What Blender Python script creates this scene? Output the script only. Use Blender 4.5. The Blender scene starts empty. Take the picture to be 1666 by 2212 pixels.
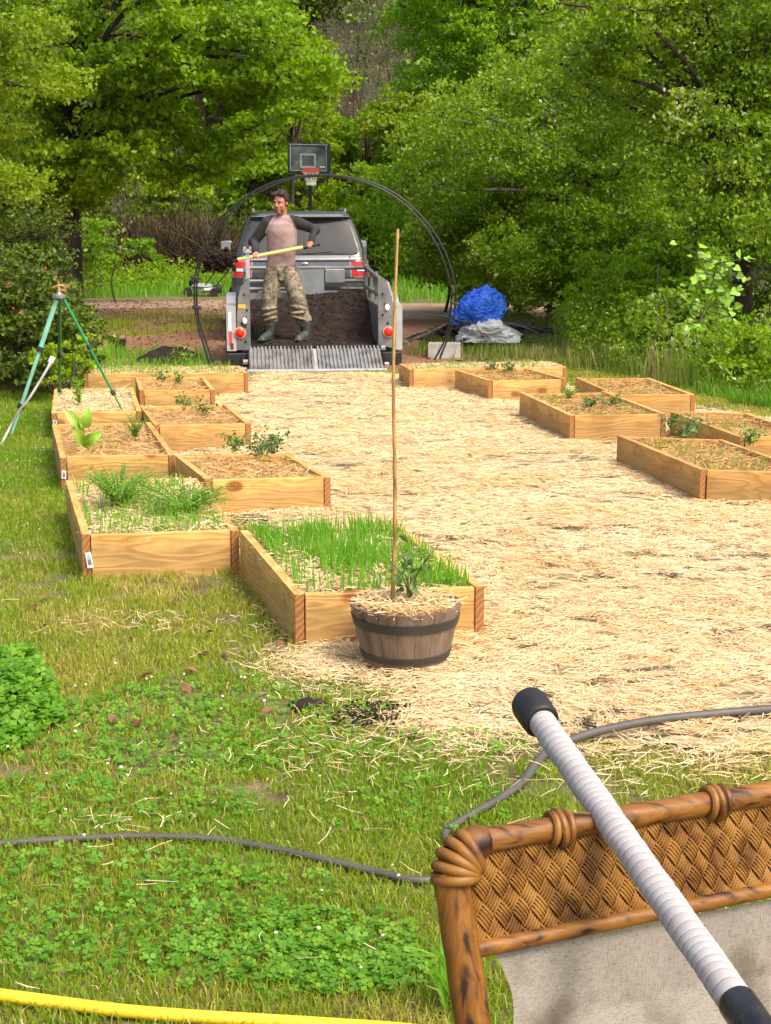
import bpy, bmesh, math
import numpy as np
from mathutils import Vector, Matrix
R = math.radians
scene = bpy.context.scene
COL = scene.collection
rng = np.random.default_rng(7)

# ---------------------------------------------------------------- camera
FPX, YH, H0 = 3100.0, 480.0, 1.65          # focal length, horizon row, eye height
TH = math.atan((1106 - YH) / FPX)
cam = bpy.data.cameras.new('camera'); camo = bpy.data.objects.new('camera', cam); COL.objects.link(camo)
camo.location = (0, 0, H0); camo.rotation_euler = (math.pi / 2 - TH, 0, 0)
cam.sensor_fit = 'HORIZONTAL'; cam.sensor_width = 36; cam.lens = 36 * FPX / 1666
cam.clip_start = 0.05; cam.clip_end = 800
scene.camera = camo
# ---------------------------------------------------------------- world, sun, exposure
SUN_DIR = Vector((0.42, -0.42, 0.80)).normalized()      # towards the sun
w = bpy.data.worlds.new('World'); scene.world = w; w.use_nodes = True
nt = w.node_tree; bg = nt.nodes['Background']
sky = nt.nodes.new('ShaderNodeTexSky'); sky.sky_type = 'NISHITA'; sky.sun_disc = False
sky.sun_elevation = math.asin(SUN_DIR.z); sky.sun_rotation = math.atan2(SUN_DIR.x, SUN_DIR.y)
sky.dust_density = 6.0; sky.air_density = 1.0; sky.ozone_density = 0.4
nt.links.new(sky.outputs[0], bg.inputs[0]); bg.inputs[1].default_value = 0.15
sl = bpy.data.lights.new('sun', 'SUN'); sl.energy = 1.25; sl.angle = R(16); sl.color = (1, 0.94, 0.84)
so = bpy.data.objects.new('sun', sl); COL.objects.link(so)
so.rotation_euler = (-SUN_DIR).to_track_quat('-Z', 'Y').to_euler(); so.location = (5, -5, 20)
scene.view_settings.view_transform = 'Standard'; scene.view_settings.look = 'None'
scene.view_settings.exposure = 0.95; scene.view_settings.gamma = 1
scene.cycles.max_bounces = 6; scene.cycles.transparent_max_bounces = 6

# ---------------------------------------------------------------- pixel helpers (1666 x 2212 reading of the photo)
CT, ST = math.cos(TH), math.sin(TH)
def ray(x, y):
    a, b = (x - 833) / FPX, -(y - 1106) / FPX
    return np.array([a, CT + b * ST, -ST + b * CT])
def G(x, y, z=0.0):
    d = ray(x, y); t = (z - H0) / d[2]; return np.array([d[0] * t, d[1] * t, z])
def V(x, y, Y):
    d = ray(x, y); t = Y / d[1]; return np.array([d[0] * t, Y, H0 + d[2] * t])
def gpoly(pts): return np.array([G(x, y)[:2] for x, y in pts])

# ---------------------------------------------------------------- numpy noise
def _hash(ix, iy, s):
    h = (ix.astype(np.int64) * 374761393 + iy.astype(np.int64) * 668265263 + s * 974634777) & 0xffffffff
    h = ((h ^ (h >> 13)) * 1274126177) & 0xffffffff
    return ((h ^ (h >> 16)) & 0xffff) / 65535.0
def noise2(x, y, s=0):
    ix, iy = np.floor(x), np.floor(y); fx, fy = x - ix, y - iy
    fx = fx * fx * (3 - 2 * fx); fy = fy * fy * (3 - 2 * fy)
    a, b = _hash(ix, iy, s), _hash(ix + 1, iy, s); c, d = _hash(ix, iy + 1, s), _hash(ix + 1, iy + 1, s)
    return (a * (1 - fx) + b * fx) * (1 - fy) + (c * (1 - fx) + d * fx) * fy
def fbm(x, y, s=0, o=3):
    v = 0; a = .5; t = 0
    for k in range(o): v = v + a * noise2(x * 2 ** k, y * 2 ** k, s + k); t += a; a *= .5
    return v / t
def inpoly(px, py, poly):
    ins = np.zeros(px.shape, bool); n = len(poly); j = n - 1
    for i in range(n):
        xi, yi = poly[i]; xj, yj = poly[j]
        c = ((yi > py) != (yj > py)) & (px < (xj - xi) * (py - yi) / (yj - yi + 1e-12) + xi)
        ins ^= c; j = i
    return ins

# ---------------------------------------------------------------- materials
def newmat(name):
    m = bpy.data.materials.new(name); m.use_nodes = True
    return m, m.node_tree, m.node_tree.nodes['Principled BSDF']
def ramp(nt, cols, pos=None):
    r = nt.nodes.new('ShaderNodeValToRGB'); cr = r.color_ramp; n = len(cols)
    pos = pos or [i / (n - 1) for i in range(n)]
    while len(cr.elements) < n: cr.elements.new(0.5)
    for i, c in enumerate(cols): cr.elements[i].position = pos[i]; cr.elements[i].color = (*c, 1)
    return r
def texco(nt, scale=(1, 1, 1), kind='Object', rand=False):
    tc = nt.nodes.new('ShaderNodeTexCoord'); mp = nt.nodes.new('ShaderNodeMapping')
    mp.inputs['Scale'].default_value = scale
    nt.links.new(tc.outputs[kind], mp.inputs[0])
    if rand:
        oi = nt.nodes.new('ShaderNodeObjectInfo'); mu = nt.nodes.new('ShaderNodeMath'); mu.operation = 'MULTIPLY'; mu.inputs[1].default_value = 37.0
        nt.links.new(oi.outputs['Random'], mu.inputs[0]); nt.links.new(mu.outputs[0], mp.inputs['Location'])
    return mp.outputs[0]
def nmat(name, cols, scale=5, rough=.7, bump=0, bscale=None, stretch=(1, 1, 1), metal=0, pos=None, detail=5, spec=.4, dist=.01, rand=False):
    m, nt, p = newmat(name)
    co = texco(nt, stretch, rand=rand)
    n = nt.nodes.new('ShaderNodeTexNoise'); n.inputs['Scale'].default_value = scale; n.inputs['Detail'].default_value = detail
    nt.links.new(co, n.inputs[0])
    r = ramp(nt, cols, pos or list(np.linspace(.32, .68, len(cols)))); nt.links.new(n.outputs[0], r.inputs[0]); nt.links.new(r.outputs[0], p.inputs['Base Color'])
    p.inputs['Roughness'].default_value = rough; p.inputs['Metallic'].default_value = metal; p.inputs['Specular IOR Level'].default_value = spec
    if bump:
        b = nt.nodes.new('ShaderNodeBump'); b.inputs['Strength'].default_value = bump; b.inputs['Distance'].default_value = dist
        n2 = nt.nodes.new('ShaderNodeTexNoise'); n2.inputs['Scale'].default_value = bscale or scale * 4; n2.inputs['Detail'].default_value = 6
        nt.links.new(co, n2.inputs[0]); nt.links.new(n2.outputs[0], b.inputs['Height']); nt.links.new(b.outputs[0], p.inputs['Normal'])
    return m
def tintmat(name, cols, rough=.6, transl=0.0, spec=.3, pos=None, patch=None):
    """colour by the per-instance 'tint' attribute; optional translucency (leaves, blades)"""
    m, nt, p = newmat(name)
    a = nt.nodes.new('ShaderNodeAttribute'); a.attribute_name = 'tint'
    r = ramp(nt, cols, pos); nt.links.new(a.outputs['Fac'], r.inputs[0])
    col = r.outputs[0]
    nt.links.new(col, p.inputs['Base Color']); p.inputs['Roughness'].default_value = rough; p.inputs['Specular IOR Level'].default_value = spec
    if transl:
        t = nt.nodes.new('ShaderNodeBsdfTranslucent'); mx = nt.nodes.new('ShaderNodeMixShader'); mx.inputs[0].default_value = transl
        hs = nt.nodes.new('ShaderNodeHueSaturation'); hs.inputs['Value'].default_value = 1.7; hs.inputs['Saturation'].default_value = 1.05
        nt.links.new(col, hs.inputs['Color']); nt.links.new(hs.outputs[0], t.inputs[0])
        nt.links.new(p.outputs[0], mx.inputs[1]); nt.links.new(t.outputs[0], mx.inputs[2])
        nt.links.new(mx.outputs[0], nt.nodes['Material Output'].inputs[0])
    return m
def flat(name, c, rough=.5, metal=0, spec=.5): 
    c2 = tuple(min(1, v * 1.12 + .002) for v in c); c1 = tuple(v * .82 for v in c)
    return nmat(name, [c1, c, c2], 9, rough, .04, 60, metal=metal, spec=spec, dist=.003)

def wood_mat():
    m, nt, p = newmat('pine_board')
    oi = nt.nodes.new('ShaderNodeObjectInfo')
    co = texco(nt, (1, 1, 1), rand=True)
    sep = texco(nt, (1.4, 9, 9), rand=True)
    nz = nt.nodes.new('ShaderNodeTexNoise'); nz.inputs['Scale'].default_value = 1.0; nz.inputs['Detail'].default_value = 2
    nt.links.new(sep, nz.inputs[0])
    wv = nt.nodes.new('ShaderNodeMath'); wv.operation = 'MULTIPLY'; wv.inputs[1].default_value = 60
    nt.links.new(nz.outputs[0], wv.inputs[0])
    sn = nt.nodes.new('ShaderNodeMath'); sn.operation = 'SINE'; nt.links.new(wv.outputs[0], sn.inputs[0])
    r = ramp(nt, [(.68, .41, .14), (.65, .38, .12), (.55, .29, .08)], [0, .72, 1]); 
    mr = nt.nodes.new('ShaderNodeMapRange'); mr.inputs[1].default_value = -1; nt.links.new(sn.outputs[0], mr.inputs[0]); nt.links.new(mr.outputs[0], r.inputs[0])
    # big blotches
    n2 = nt.nodes.new('ShaderNodeTexNoise'); n2.inputs['Scale'].default_value = 3; n2.inputs['Detail'].default_value = 5; nt.links.new(co, n2.inputs[0])
    r2 = ramp(nt, [(.72, .70, .66), (1, 1, 1), (1.0, .93, .80)], [.3, .5, .75]); nt.links.new(n2.outputs[0], r2.inputs[0])
    mx = nt.nodes.new('ShaderNodeMix'); mx.data_type = 'RGBA'; mx.blend_type = 'MULTIPLY'; mx.inputs[0].default_value = 1
    nt.links.new(r.outputs[0], mx.inputs[6]); nt.links.new(r2.outputs[0], mx.inputs[7])
    # knots
    vo = nt.nodes.new('ShaderNodeTexVoronoi'); vo.inputs['Scale'].default_value = 1.0; vo.inputs['Randomness'].default_value = 1
    kc = texco(nt, (2.6, 5, 4.2), rand=True); nt.links.new(kc, vo.inputs[0])
    kr = ramp(nt, [(.20, .06, .015), (.34, .12, .03), (1, 1, 1)], [.05, .11, .16]); nt.links.new(vo.outputs['Distance'], kr.inputs[0])
    mk = nt.nodes.new('ShaderNodeMix'); mk.data_type = 'RGBA'; mk.blend_type = 'MULTIPLY'; mk.inputs[0].default_value = .8
    nt.links.new(mx.outputs[2], mk.inputs[6]); nt.links.new(kr.outputs[0], mk.inputs[7])
    hs = nt.nodes.new('ShaderNodeHueSaturation'); mv = nt.nodes.new('ShaderNodeMapRange'); mv.inputs[3].default_value = .80; mv.inputs[4].default_value = 1.14
    nt.links.new(oi.outputs['Random'], mv.inputs[0]); nt.links.new(mv.outputs[0], hs.inputs['Value']); nt.links.new(mk.outputs[2], hs.inputs['Color'])
    # browner towards the bottom of the board, with a ragged upper edge
    gz = nt.nodes.new('ShaderNodeTexCoord'); sx = nt.nodes.new('ShaderNodeSeparateXYZ'); nt.links.new(gz.outputs['Object'], sx.inputs[0])
    ng = nt.nodes.new('ShaderNodeTexNoise'); ng.inputs['Scale'].default_value = 9; nt.links.new(gz.outputs['Object'], ng.inputs[0])
    ad = nt.nodes.new('ShaderNodeMath'); ad.operation = 'MULTIPLY_ADD'; ad.inputs[1].default_value = -.16; nt.links.new(ng.outputs[0], ad.inputs[0]); nt.links.new(sx.outputs[2], ad.inputs[2])
    dr = nt.nodes.new('ShaderNodeMapRange'); dr.inputs[1].default_value = -.05; dr.inputs[2].default_value = .0; dr.inputs[3].default_value = .45; dr.inputs[4].default_value = 0; nt.links.new(ad.outputs[0], dr.inputs[0])
    dm = nt.nodes.new('ShaderNodeMix'); dm.data_type = 'RGBA'; nt.links.new(dr.outputs[0], dm.inputs[0]); nt.links.new(hs.outputs[0], dm.inputs[6]); dm.inputs[7].default_value = (.22, .15, .07, 1)
    nt.links.new(dm.outputs[2], p.inputs['Base Color']); p.inputs['Roughness'].default_value = .62; p.inputs['Specular IOR Level'].default_value = .25
    b = nt.nodes.new('ShaderNodeBump'); b.inputs['Strength'].default_value = .25; b.inputs['Distance'].default_value = .003
    nt.links.new(sn.outputs[0], b.inputs['Height']); nt.links.new(b.outputs[0], p.inputs['Normal'])
    return m
def end_mat():
    m, nt, p = newmat('end_grain')
    co = texco(nt, (1, 1, 1), rand=True)
    wv = nt.nodes.new('ShaderNodeTexWave'); wv.wave_type = 'RINGS'; wv.inputs['Scale'].default_value = 14; wv.inputs['Distortion'].default_value = 6
    nt.links.new(co, wv.inputs[0])
    r = ramp(nt, [(.24, .10, .03), (.32, .135, .038), (.40, .18, .05)]); nt.links.new(wv.outputs[0], r.inputs[0]); nt.links.new(r.outputs[0], p.inputs['Base Color'])
    p.inputs['Roughness'].default_value = .7
    return m

# ---------------------------------------------------------------- object helpers
def link(name, me, parent=None, loc=(0, 0, 0), rz=0):
    o = bpy.data.objects.new(name, me); COL.objects.link(o)
    o.location = loc; o.rotation_euler = (0, 0, rz)
    if parent is not None: o.parent = parent
    return o
def tag(o, label, cat, group=None, kind=None):
    o['label'] = label; o['category'] = cat
    if group: o['group'] = group
    if kind: o['kind'] = kind
    return o
def empty(name, loc=(0, 0, 0), rz=0, label=None, cat=None, group=None):
    o = bpy.data.objects.new(name, None); COL.objects.link(o); o.empty_display_size = .1
    o.location = loc; o.rotation_euler = (0, 0, rz)
    if label: tag(o, label, cat, group)
    return o
def npmesh(name, verts, faces, mat, parent=None, tint=None, smooth=False, loc=(0, 0, 0)):
    verts = np.ascontiguousarray(verts, dtype=np.float32); faces = np.ascontiguousarray(faces, dtype=np.int32)
    me = bpy.data.meshes.new(name); n, k = faces.shape
    me.vertices.add(len(verts)); me.vertices.foreach_set('co', (verts - np.array(loc, np.float32)).ravel())
    me.loops.add(n * k); me.loops.foreach_set('vertex_index', faces.ravel())
    me.polygons.add(n); me.polygons.foreach_set('loop_start', np.arange(0, n * k, k, dtype=np.int32))
    me.update(calc_edges=True)
    if tint is not None:
        a = me.attributes.new('tint', 'FLOAT', 'POINT'); a.data.foreach_set('value', np.ascontiguousarray(tint, dtype=np.float32))
    if smooth: me.polygons.foreach_set('use_smooth', np.ones(n, bool))
    me.materials.append(mat)
    return link(name, me, parent, loc)

class MB:
    def __init__(s): s.v = []; s.f = []; s.m = []
    def add(s, vs, fs, mi=0):
        o = len(s.v); s.v += [tuple(map(float, v)) for v in vs]; s.f += [tuple(i + o for i in f) for f in fs]; s.m += [mi] * len(fs); return s
    def box(s, c, d, rot=None, mi=0, bev=0.0):
        hx, hy, hz = d[0] / 2, d[1] / 2, d[2] / 2
        if bev <= 0:
            vs = [(x, y, z) for z in (-hz, hz) for y in (-hy, hy) for x in (-hx, hx)]
            fs = [(0, 2, 3, 1), (4, 5, 7, 6), (0, 1, 5, 4), (2, 6, 7, 3), (0, 4, 6, 2), (1, 3, 7, 5)]
        else:
            b = min(bev, hx * .9, hy * .9, hz * .9); bm = bmesh.new(); bmesh.ops.create_cube(bm, size=1)
            for v in bm.verts: v.co = Vector((v.co.x * d[0], v.co.y * d[1], v.co.z * d[2]))
            bmesh.ops.bevel(bm, geom=list(bm.edges), offset=b, segments=2, profile=.5, affect='EDGES')
            vs = [v.co[:] for v in bm.verts]; bm.verts.index_update(); fs = [tuple(v.index for v in f.verts) for f in bm.faces]; bm.free()
        M = rot if rot is not None else Matrix.Identity(3)
        vs = [tuple((M @ Vector(v)) + Vector(c)) for v in vs]
        return s.add(vs, fs, mi)
    def tube(s, pts, r, n=8, mi=0, cap=True):
        pts = [Vector(p) for p in pts]; k = len(pts); rs = r if hasattr(r, '__len__') else [r] * k
        vs = []; up = None
        for i, p in enumerate(pts):
            t = (pts[min(i + 1, k - 1)] - pts[max(i - 1, 0)])
            if t.length < 1e-9: t = Vector((0, 0, 1))
            t.normalize()
            if up is None: up = Vector((0, 0, 1)) if abs(t.z) < .9 else Vector((1, 0, 0))
            a = t.cross(up); 
            if a.length < 1e-4: a = t.cross(Vector((0, 1, 0)))
            a.normalize(); b = a.cross(t); b.normalize(); up = b
            for j in range(n):
                q = 2 * math.pi * j / n; vs.append(p + (a * math.cos(q) + b * math.sin(q)) * rs[i])
        fs = [(i * n + j, i * n + (j + 1) % n, (i + 1) * n + (j + 1) % n, (i + 1) * n + j) for i in range(k - 1) for j in range(n)]
        if cap: fs += [tuple(range(n))[::-1], tuple((k - 1) * n + j for j in range(n))]
        return s.add(vs, fs, mi)
    def lathe(s, prof, c=(0, 0, 0), n=24, mi=0, rot=None):
        vs = []; M = rot if rot is not None else Matrix.Identity(3); k = len(prof)
        for r, z in prof:
            for j in range(n):
                q = 2 * math.pi * j / n; vs.append(tuple(M @ Vector((r * math.cos(q), r * math.sin(q), z)) + Vector(c)))
        fs = [(i * n + j, i * n + (j + 1) % n, (i + 1) * n + (j + 1) % n, (i + 1) * n + j) for i in range(k - 1) for j in range(n)]
        fs += [tuple(range(n))[::-1], tuple((k - 1) * n + j for j in range(n))]
        return s.add(vs, fs, mi)
    def ell(s, c, r, rot=None, n=12, mi=0):
        M = rot if rot is not None else Matrix.Identity(3); vs = []; m = n // 2 + 2
        vs.append(Vector((0, 0, -r[2])))
        for i in range(1, m):
            p = -math.pi / 2 + math.pi * i / m
            for j in range(n):
                q = 2 * math.pi * j / n; vs.append(Vector((r[0] * math.cos(p) * math.cos(q), r[1] * math.cos(p) * math.sin(q), r[2] * math.sin(p))))
        vs.append(Vector((0, 0, r[2]))); last = len(vs) - 1
        fs = [(0, 1 + (j + 1) % n, 1 + j) for j in range(n)]
        for i in range(m - 2):
            for j in range(n): fs.append((1 + i * n + j, 1 + i * n + (j + 1) % n, 1 + (i + 1) * n + (j + 1) % n, 1 + (i + 1) * n + j))
        fs += [(1 + (m - 2) * n + j, 1 + (m - 2) * n + (j + 1) % n, last) for j in range(n)]
        return s.add([M @ v + Vector(c) for v in vs], fs, mi)
    def prism(s, poly, y0, y1, mi=0):
        """poly in (x,z), extruded along y"""
        n = len(poly); vs = [(x, y0, z) for x, z in poly] + [(x, y1, z) for x, z in poly]
        fs = [tuple(range(n)), tuple(range(n, 2 * n))[::-1]] + [(i, i + n, (i + 1) % n + n, (i + 1) % n) for i in range(n)]
        return s.add(vs, fs, mi)
    def build(s, name, mats, parent=None, loc=(0, 0, 0), rz=0, smooth=False):
        me = bpy.data.meshes.new(name); me.from_pydata(s.v, [], s.f); me.update()
        mats = mats if isinstance(mats, (list, tuple)) else [mats]
        for m in mats: me.materials.append(m)
        me.polygons.foreach_set('material_index', s.m)
        bm = bmesh.new(); bm.from_mesh(me); bmesh.ops.recalc_face_normals(bm, faces=bm.faces); bm.to_mesh(me); bm.free()
        if smooth: me.polygons.foreach_set('use_smooth', [True] * len(me.polygons)); me.set_sharp_from_angle(angle=R(40))
        return link(name, me, parent, loc, rz)
def organic(name, mb, mats, voxel, parent=None, it=4, assign=None):
    t = mb.build('tmp', mats); md = t.modifiers.new('r', 'REMESH'); md.mode = 'VOXEL'; md.voxel_size = voxel
    ms = t.modifiers.new('s', 'SMOOTH'); ms.iterations = it; ms.factor = .5
    bpy.context.view_layer.update(); dg = bpy.context.evaluated_depsgraph_get()
    me = bpy.data.meshes.new_from_object(t.evaluated_get(dg)); bpy.data.objects.remove(t)
    me.name = name; me.materials.clear()
    for m in (mats if isinstance(mats, (list, tuple)) else [mats]): me.materials.append(m)
    me.polygons.foreach_set('use_smooth', [True] * len(me.polygons))
    me.polygons.foreach_set('material_index', [assign(p.center) if assign else 0 for p in me.polygons])
    return link(name, me, parent)
def rotv(a, axis): return Matrix.Rotation(a, 3, axis)
def align(d):   # matrix whose Z points along d
    return Vector(d).normalized().to_track_quat('Z', 'Y').to_matrix()
def curve(pts, n):
    """Catmull-Rom through pts"""
    P = [np.array(p, float) for p in pts]; P = [2 * P[0] - P[1]] + P + [2 * P[-1] - P[-2]]; out = []
    for i in range(1, len(P) - 2):
        for k in range(n):
            t = k / n; a, b, c, d = P[i - 1], P[i], P[i + 1], P[i + 2]
            out.append(.5 * ((2 * b) + (c - a) * t + (2 * a - 5 * b + 4 * c - d) * t * t + (3 * b - a - 3 * c + d) * t ** 3))
    out.append(P[-2]); return out

# ---------------------------------------------------------------- scatter builders
def unit(v): return v / (np.linalg.norm(v, axis=1, keepdims=True) + 1e-9)
def leaves(c, size, up=.6, cam=.0, wid=.55, fold=.18, g=None):
    """folded four-cornered leaves at centres c"""
    g = g or rng; n = len(c)
    nrm = g.normal(size=(n, 3)); nrm[:, 2] += up * 1.6; nrm[:, 1] -= cam; nrm = unit(nrm)
    t = g.normal(size=(n, 3)); t[:, 2] -= .5; t = unit(t - nrm * (t * nrm).sum(1, keepdims=True)); b = np.cross(nrm, t)
    s = np.broadcast_to(np.asarray(size), (n,))[:, None]
    v = np.stack([c - t * s * .5, c + b * s * wid * .5 - t * s * .08 + nrm * s * fold, c + t * s * .5, c - b * s * wid * .5 - t * s * .08 + nrm * s * fold], 1)
    f = np.arange(n * 4).reshape(n, 4)
    f = np.concatenate([f[:, [0, 1, 2]], f[:, [0, 2, 3]]])
    return v.reshape(-1, 3), f
def blades(p, h, wd, lean, g=None):
    g = g or rng; n = len(p); a = g.uniform(0, 2 * np.pi, n); q = g.uniform(0, 2 * np.pi, n)
    side = np.stack([np.cos(q), np.sin(q), 0 * q], 1); dr = np.stack([np.cos(a), np.sin(a), 0 * a], 1) * (lean * g.uniform(.2, 1, n))[:, None]
    h = h[:, None]; wd = wd[:, None]; up = np.array([[0, 0, 1.]])
    m = p + dr * h * .35 + up * h * .6; t = p + dr * h + up * h * (1 - .35 * np.linalg.norm(dr, axis=1, keepdims=True))
    v = np.stack([p - side * wd * .5, p + side * wd * .5, m - side * wd * .42, m + side * wd * .42, t], 1).reshape(-1, 3)
    b = np.arange(n)[:, None] * 5
    f = np.concatenate([b + [[0, 1, 3]], b + [[0, 3, 2]], b + [[2, 3, 4]]])
    return v, f
def strands(p, L, wd, tilt=.12, ang=None, g=None, bend=.2):
    """dry straw: three-station ribbons lying about, raised in the middle"""
    g = g or rng; n = len(p); a = g.uniform(0, 2 * np.pi, n) if ang is None else ang
    tz = g.normal(0, tilt, n); d = np.stack([np.cos(a), np.sin(a), tz], 1); s = np.stack([-np.sin(a), np.cos(a), g.normal(0, .5, n)], 1); s = unit(s)
    L = L[:, None]; wd = wd[:, None]; k = g.normal(0, bend, (n, 1)) * s + np.array([[0, 0, .06]])
    pts = [p - d * L * .5, p + k * L * .3, p + d * L * .5]; rw = [.5, .55, .35]
    v = np.stack([q for i, c in enumerate(pts) for q in (c - s * wd * rw[i], c + s * wd * rw[i])], 1).reshape(-1, 3)
    b = np.arange(n)[:, None] * 6
    f = np.concatenate([b + [[0, 1, 3, 2]], b + [[2, 3, 5, 4]]])
    return v, f
def tubes_np(): pass

# ================================================================ MATERIALS
M = {}
M['board'] = wood_mat(); M['end'] = end_mat()
M['ground'] = nmat('lawn_soil', [(.09, .06, .03), (.15, .115, .05), (.13, .14, .04), (.24, .18, .09)], 6, .95, .8, 60, dist=.02, detail=9)
M['dirt'] = nmat('reddish_dirt', [(.14, .065, .035), (.26, .13, .07), (.19, .10, .055), (.34, .20, .12)], 1.6, .95, .6, 30, dist=.03, detail=9)
M['road'] = nmat('gravel_track', [(.22, .14, .09), (.32, .215, .145), (.27, .175, .11)], 3, .95, .5, 40, dist=.02, detail=9)
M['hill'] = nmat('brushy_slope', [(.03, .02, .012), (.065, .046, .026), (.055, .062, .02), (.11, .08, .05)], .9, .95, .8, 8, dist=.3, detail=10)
M['strawbase'] = nmat('trodden_straw', [(.10, .085, .045), (.30, .23, .12), (.60, .45, .24), (.70, .54, .31)], 7, .85, 1, 90, stretch=(.8, 2.4, 1), pos=[.36, .44, .50, .7], dist=.015, detail=9)
M['straw'] = tintmat('straw', [(.16, .13, .07), (.56, .38, .15), (.72, .54, .29), (.77, .61, .37), (.82, .71, .49)], .6, .15, pos=[0, .06, .35, .8, 1])
M['strawbrown'] = tintmat('weathered_straw', [(.20, .10, .035), (.46, .26, .09), (.60, .38, .15), (.72, .52, .26)], .7, .1, pos=[0, .3, .7, 1])
M['soil'] = nmat('dark_soil', [(.008, .0045, .003), (.022, .012, .007), (.040, .022, .013)], 9, 1.0, 1, 40, dist=.03, detail=9)
M['bedsoil'] = nmat('mulched_soil', [(.24, .14, .06), (.42, .27, .11), (.54, .36, .16)], 18, .95, 1, 90, dist=.01, detail=9)
M['grass'] = tintmat('lawn_blades', [(.62, .48, .20), (.42, .36, .09), (.31, .345, .032), (.23, .32, .02), (.16, .30, .014)], .5, .4, pos=[0, .13, .35, .7, 1])
M['weeds'] = tintmat('rank_grass', [(.42, .33, .15), (.25, .26, .06), (.14, .22, .02), (.09, .17, .014)], .55, .35, pos=[0, .12, .4, 1])
M['sprout'] = tintmat('oat_sprouts', [(.50, .48, .16), (.26, .42, .05), (.18, .38, .03), (.12, .32, .025)], .45, .4, pos=[0, .12, .4, 1])
M['clover'] = tintmat('clover', [(.20, .36, .025), (.13, .30, .02), (.09, .24, .016)], .5, .35)
M['leaf_yellow'] = tintmat('yellow_green_leaves', [(.12, .18, .012), (.22, .32, .016), (.33, .42, .028)], .5, .45)
M['leaf_bright'] = tintmat('spring_leaves', [(.10, .18, .010), (.21, .34, .012), (.32, .46, .02)], .45, .45)
M['leaf_mid'] = tintmat('mid_green_leaves', [(.07, .15, .008), (.16, .30, .010), (.25, .41, .015)], .45, .42)
M['leaf_olive'] = tintmat('olive_leaves', [(.075, .135, .010), (.17, .28, .013), (.30, .42, .024), (.62, .66, .38)], .35, .4, pos=[0, .45, .93, 1])
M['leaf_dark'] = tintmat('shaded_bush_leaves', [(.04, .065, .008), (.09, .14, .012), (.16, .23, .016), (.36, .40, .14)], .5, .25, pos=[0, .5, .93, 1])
M['leaf_plant'] = tintmat('seedling_leaves', [(.05, .13, .02), (.09, .21, .03), (.15, .28, .05)], .5, .3)
M['leaf_blue'] = tintmat('tomato_leaves', [(.06, .12, .025), (.10, .19, .04), (.17, .26, .07)], .5, .25)
M['leaf_lime'] = tintmat('broad_lime_leaves', [(.20, .38, .02), (.28, .48, .04)], .4, .5)
M['brush'] = tintmat('dry_brush', [(.04, .027, .016), (.085, .058, .032), (.155, .11, .065)], .9, 0)
M['bark'] = nmat('dark_bark', [(.025, .018, .012), (.06, .044, .03), (.11, .085, .06)], 6, .95, 1, 14, stretch=(1, 1, .25), dist=.04, detail=8)
M['barkgrey'] = nmat('grey_bark', [(.05, .042, .03), (.12, .10, .075), (.19, .165, .125)], 6, .95, 1, 14, stretch=(1, 1, .25), dist=.04, detail=8)
M['deadleaf'] = tintmat('dead_leaves', [(.12, .045, .02), (.23, .10, .045), (.32, .18, .09)], .7, .1)
M['stem'] = flat('green_stem', (.09, .13, .03), .6)
M['clflower'] = nmat('clover_flower', [(.55, .45, .38), (.80, .76, .68)], 30, .8)

# ================================================================ GROUND
def grid(name, x0, x1, y0, y1, nx, ny, zf, mat, mask=None, kind='structure', parent=None, tint=None):
    xs, ys = np.linspace(x0, x1, nx + 1), np.linspace(y0, y1, ny + 1); X, Y = np.meshgrid(xs, ys)
    Z = zf(X, Y); v = np.stack([X, Y, Z], -1).reshape(-1, 3)
    i = np.arange(ny)[:, None] * (nx + 1) + np.arange(nx)[None]; f = np.stack([i, i + 1, i + nx + 2, i + nx + 1], -1).reshape(-1, 4)
    if mask is not None:
        cx, cy = (X[:-1, :-1] + X[1:, 1:]) / 2, (Y[:-1, :-1] + Y[1:, 1:]) / 2; k = mask(cx.ravel(), cy.ravel()); f = f[k]
        u = np.unique(f); mp = np.zeros(len(v), int); mp[u] = np.arange(len(u)); v = v[u]; f = mp[f]
    o = npmesh(name, v, f, mat, parent, smooth=True)
    if kind: o['kind'] = kind
    return o
STRAW = gpoly([(560, 1432), (640, 1475), (760, 1500), (872, 1512), (850, 1560), (800, 1590), (860, 1625), (950, 1618), (1060, 1600), (1200, 1596), (1300, 1632), (1450, 1632), (1666, 1640), (2100, 1660),
               (2300, 1200), (1800, 930), (1450, 870), (1230, 830), (880, 812), (540, 806), (480, 850), (330, 930), (330, 1000), (420, 1110), (540, 1140), (660, 1390)])
DIRT = gpoly([(-500, 842), (60, 838), (170, 826), (190, 806), (300, 800), (560, 805), (880, 806), (930, 785), (1000, 770), (1010, 700), (1000, 688), (870, 690), (560, 660), (400, 668), (300, 660), (100, 690), (-500, 740)])
DIRTGRASS = gpoly([(150, 690), (300, 676), (480, 682), (490, 712), (300, 726), (140, 722)])
ROAD = gpoly([(-900, 672), (240, 652), (600, 648), (1000, 658), (1300, 664), (1700, 690), (1700, 715), (1280, 688), (860, 690), (560, 668), (240, 668), (-900, 700)])
def warp(px, py, a=.18, s=1.3):
    return px + (fbm(px * s, py * s, 3) - .5) * 2 * a, py + (fbm(px * s + 50, py * s, 9) - .5) * 2 * a
def in_straw(px, py, a=.18):
    wx, wy = warp(px, py, a, 1.9); wx, wy = wx + (fbm(px * 9, py * 9, 5) - .5) * .14, wy + (fbm(px * 9, py * 9, 6) - .5) * .2
    return inpoly(wx, wy, STRAW)
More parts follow.
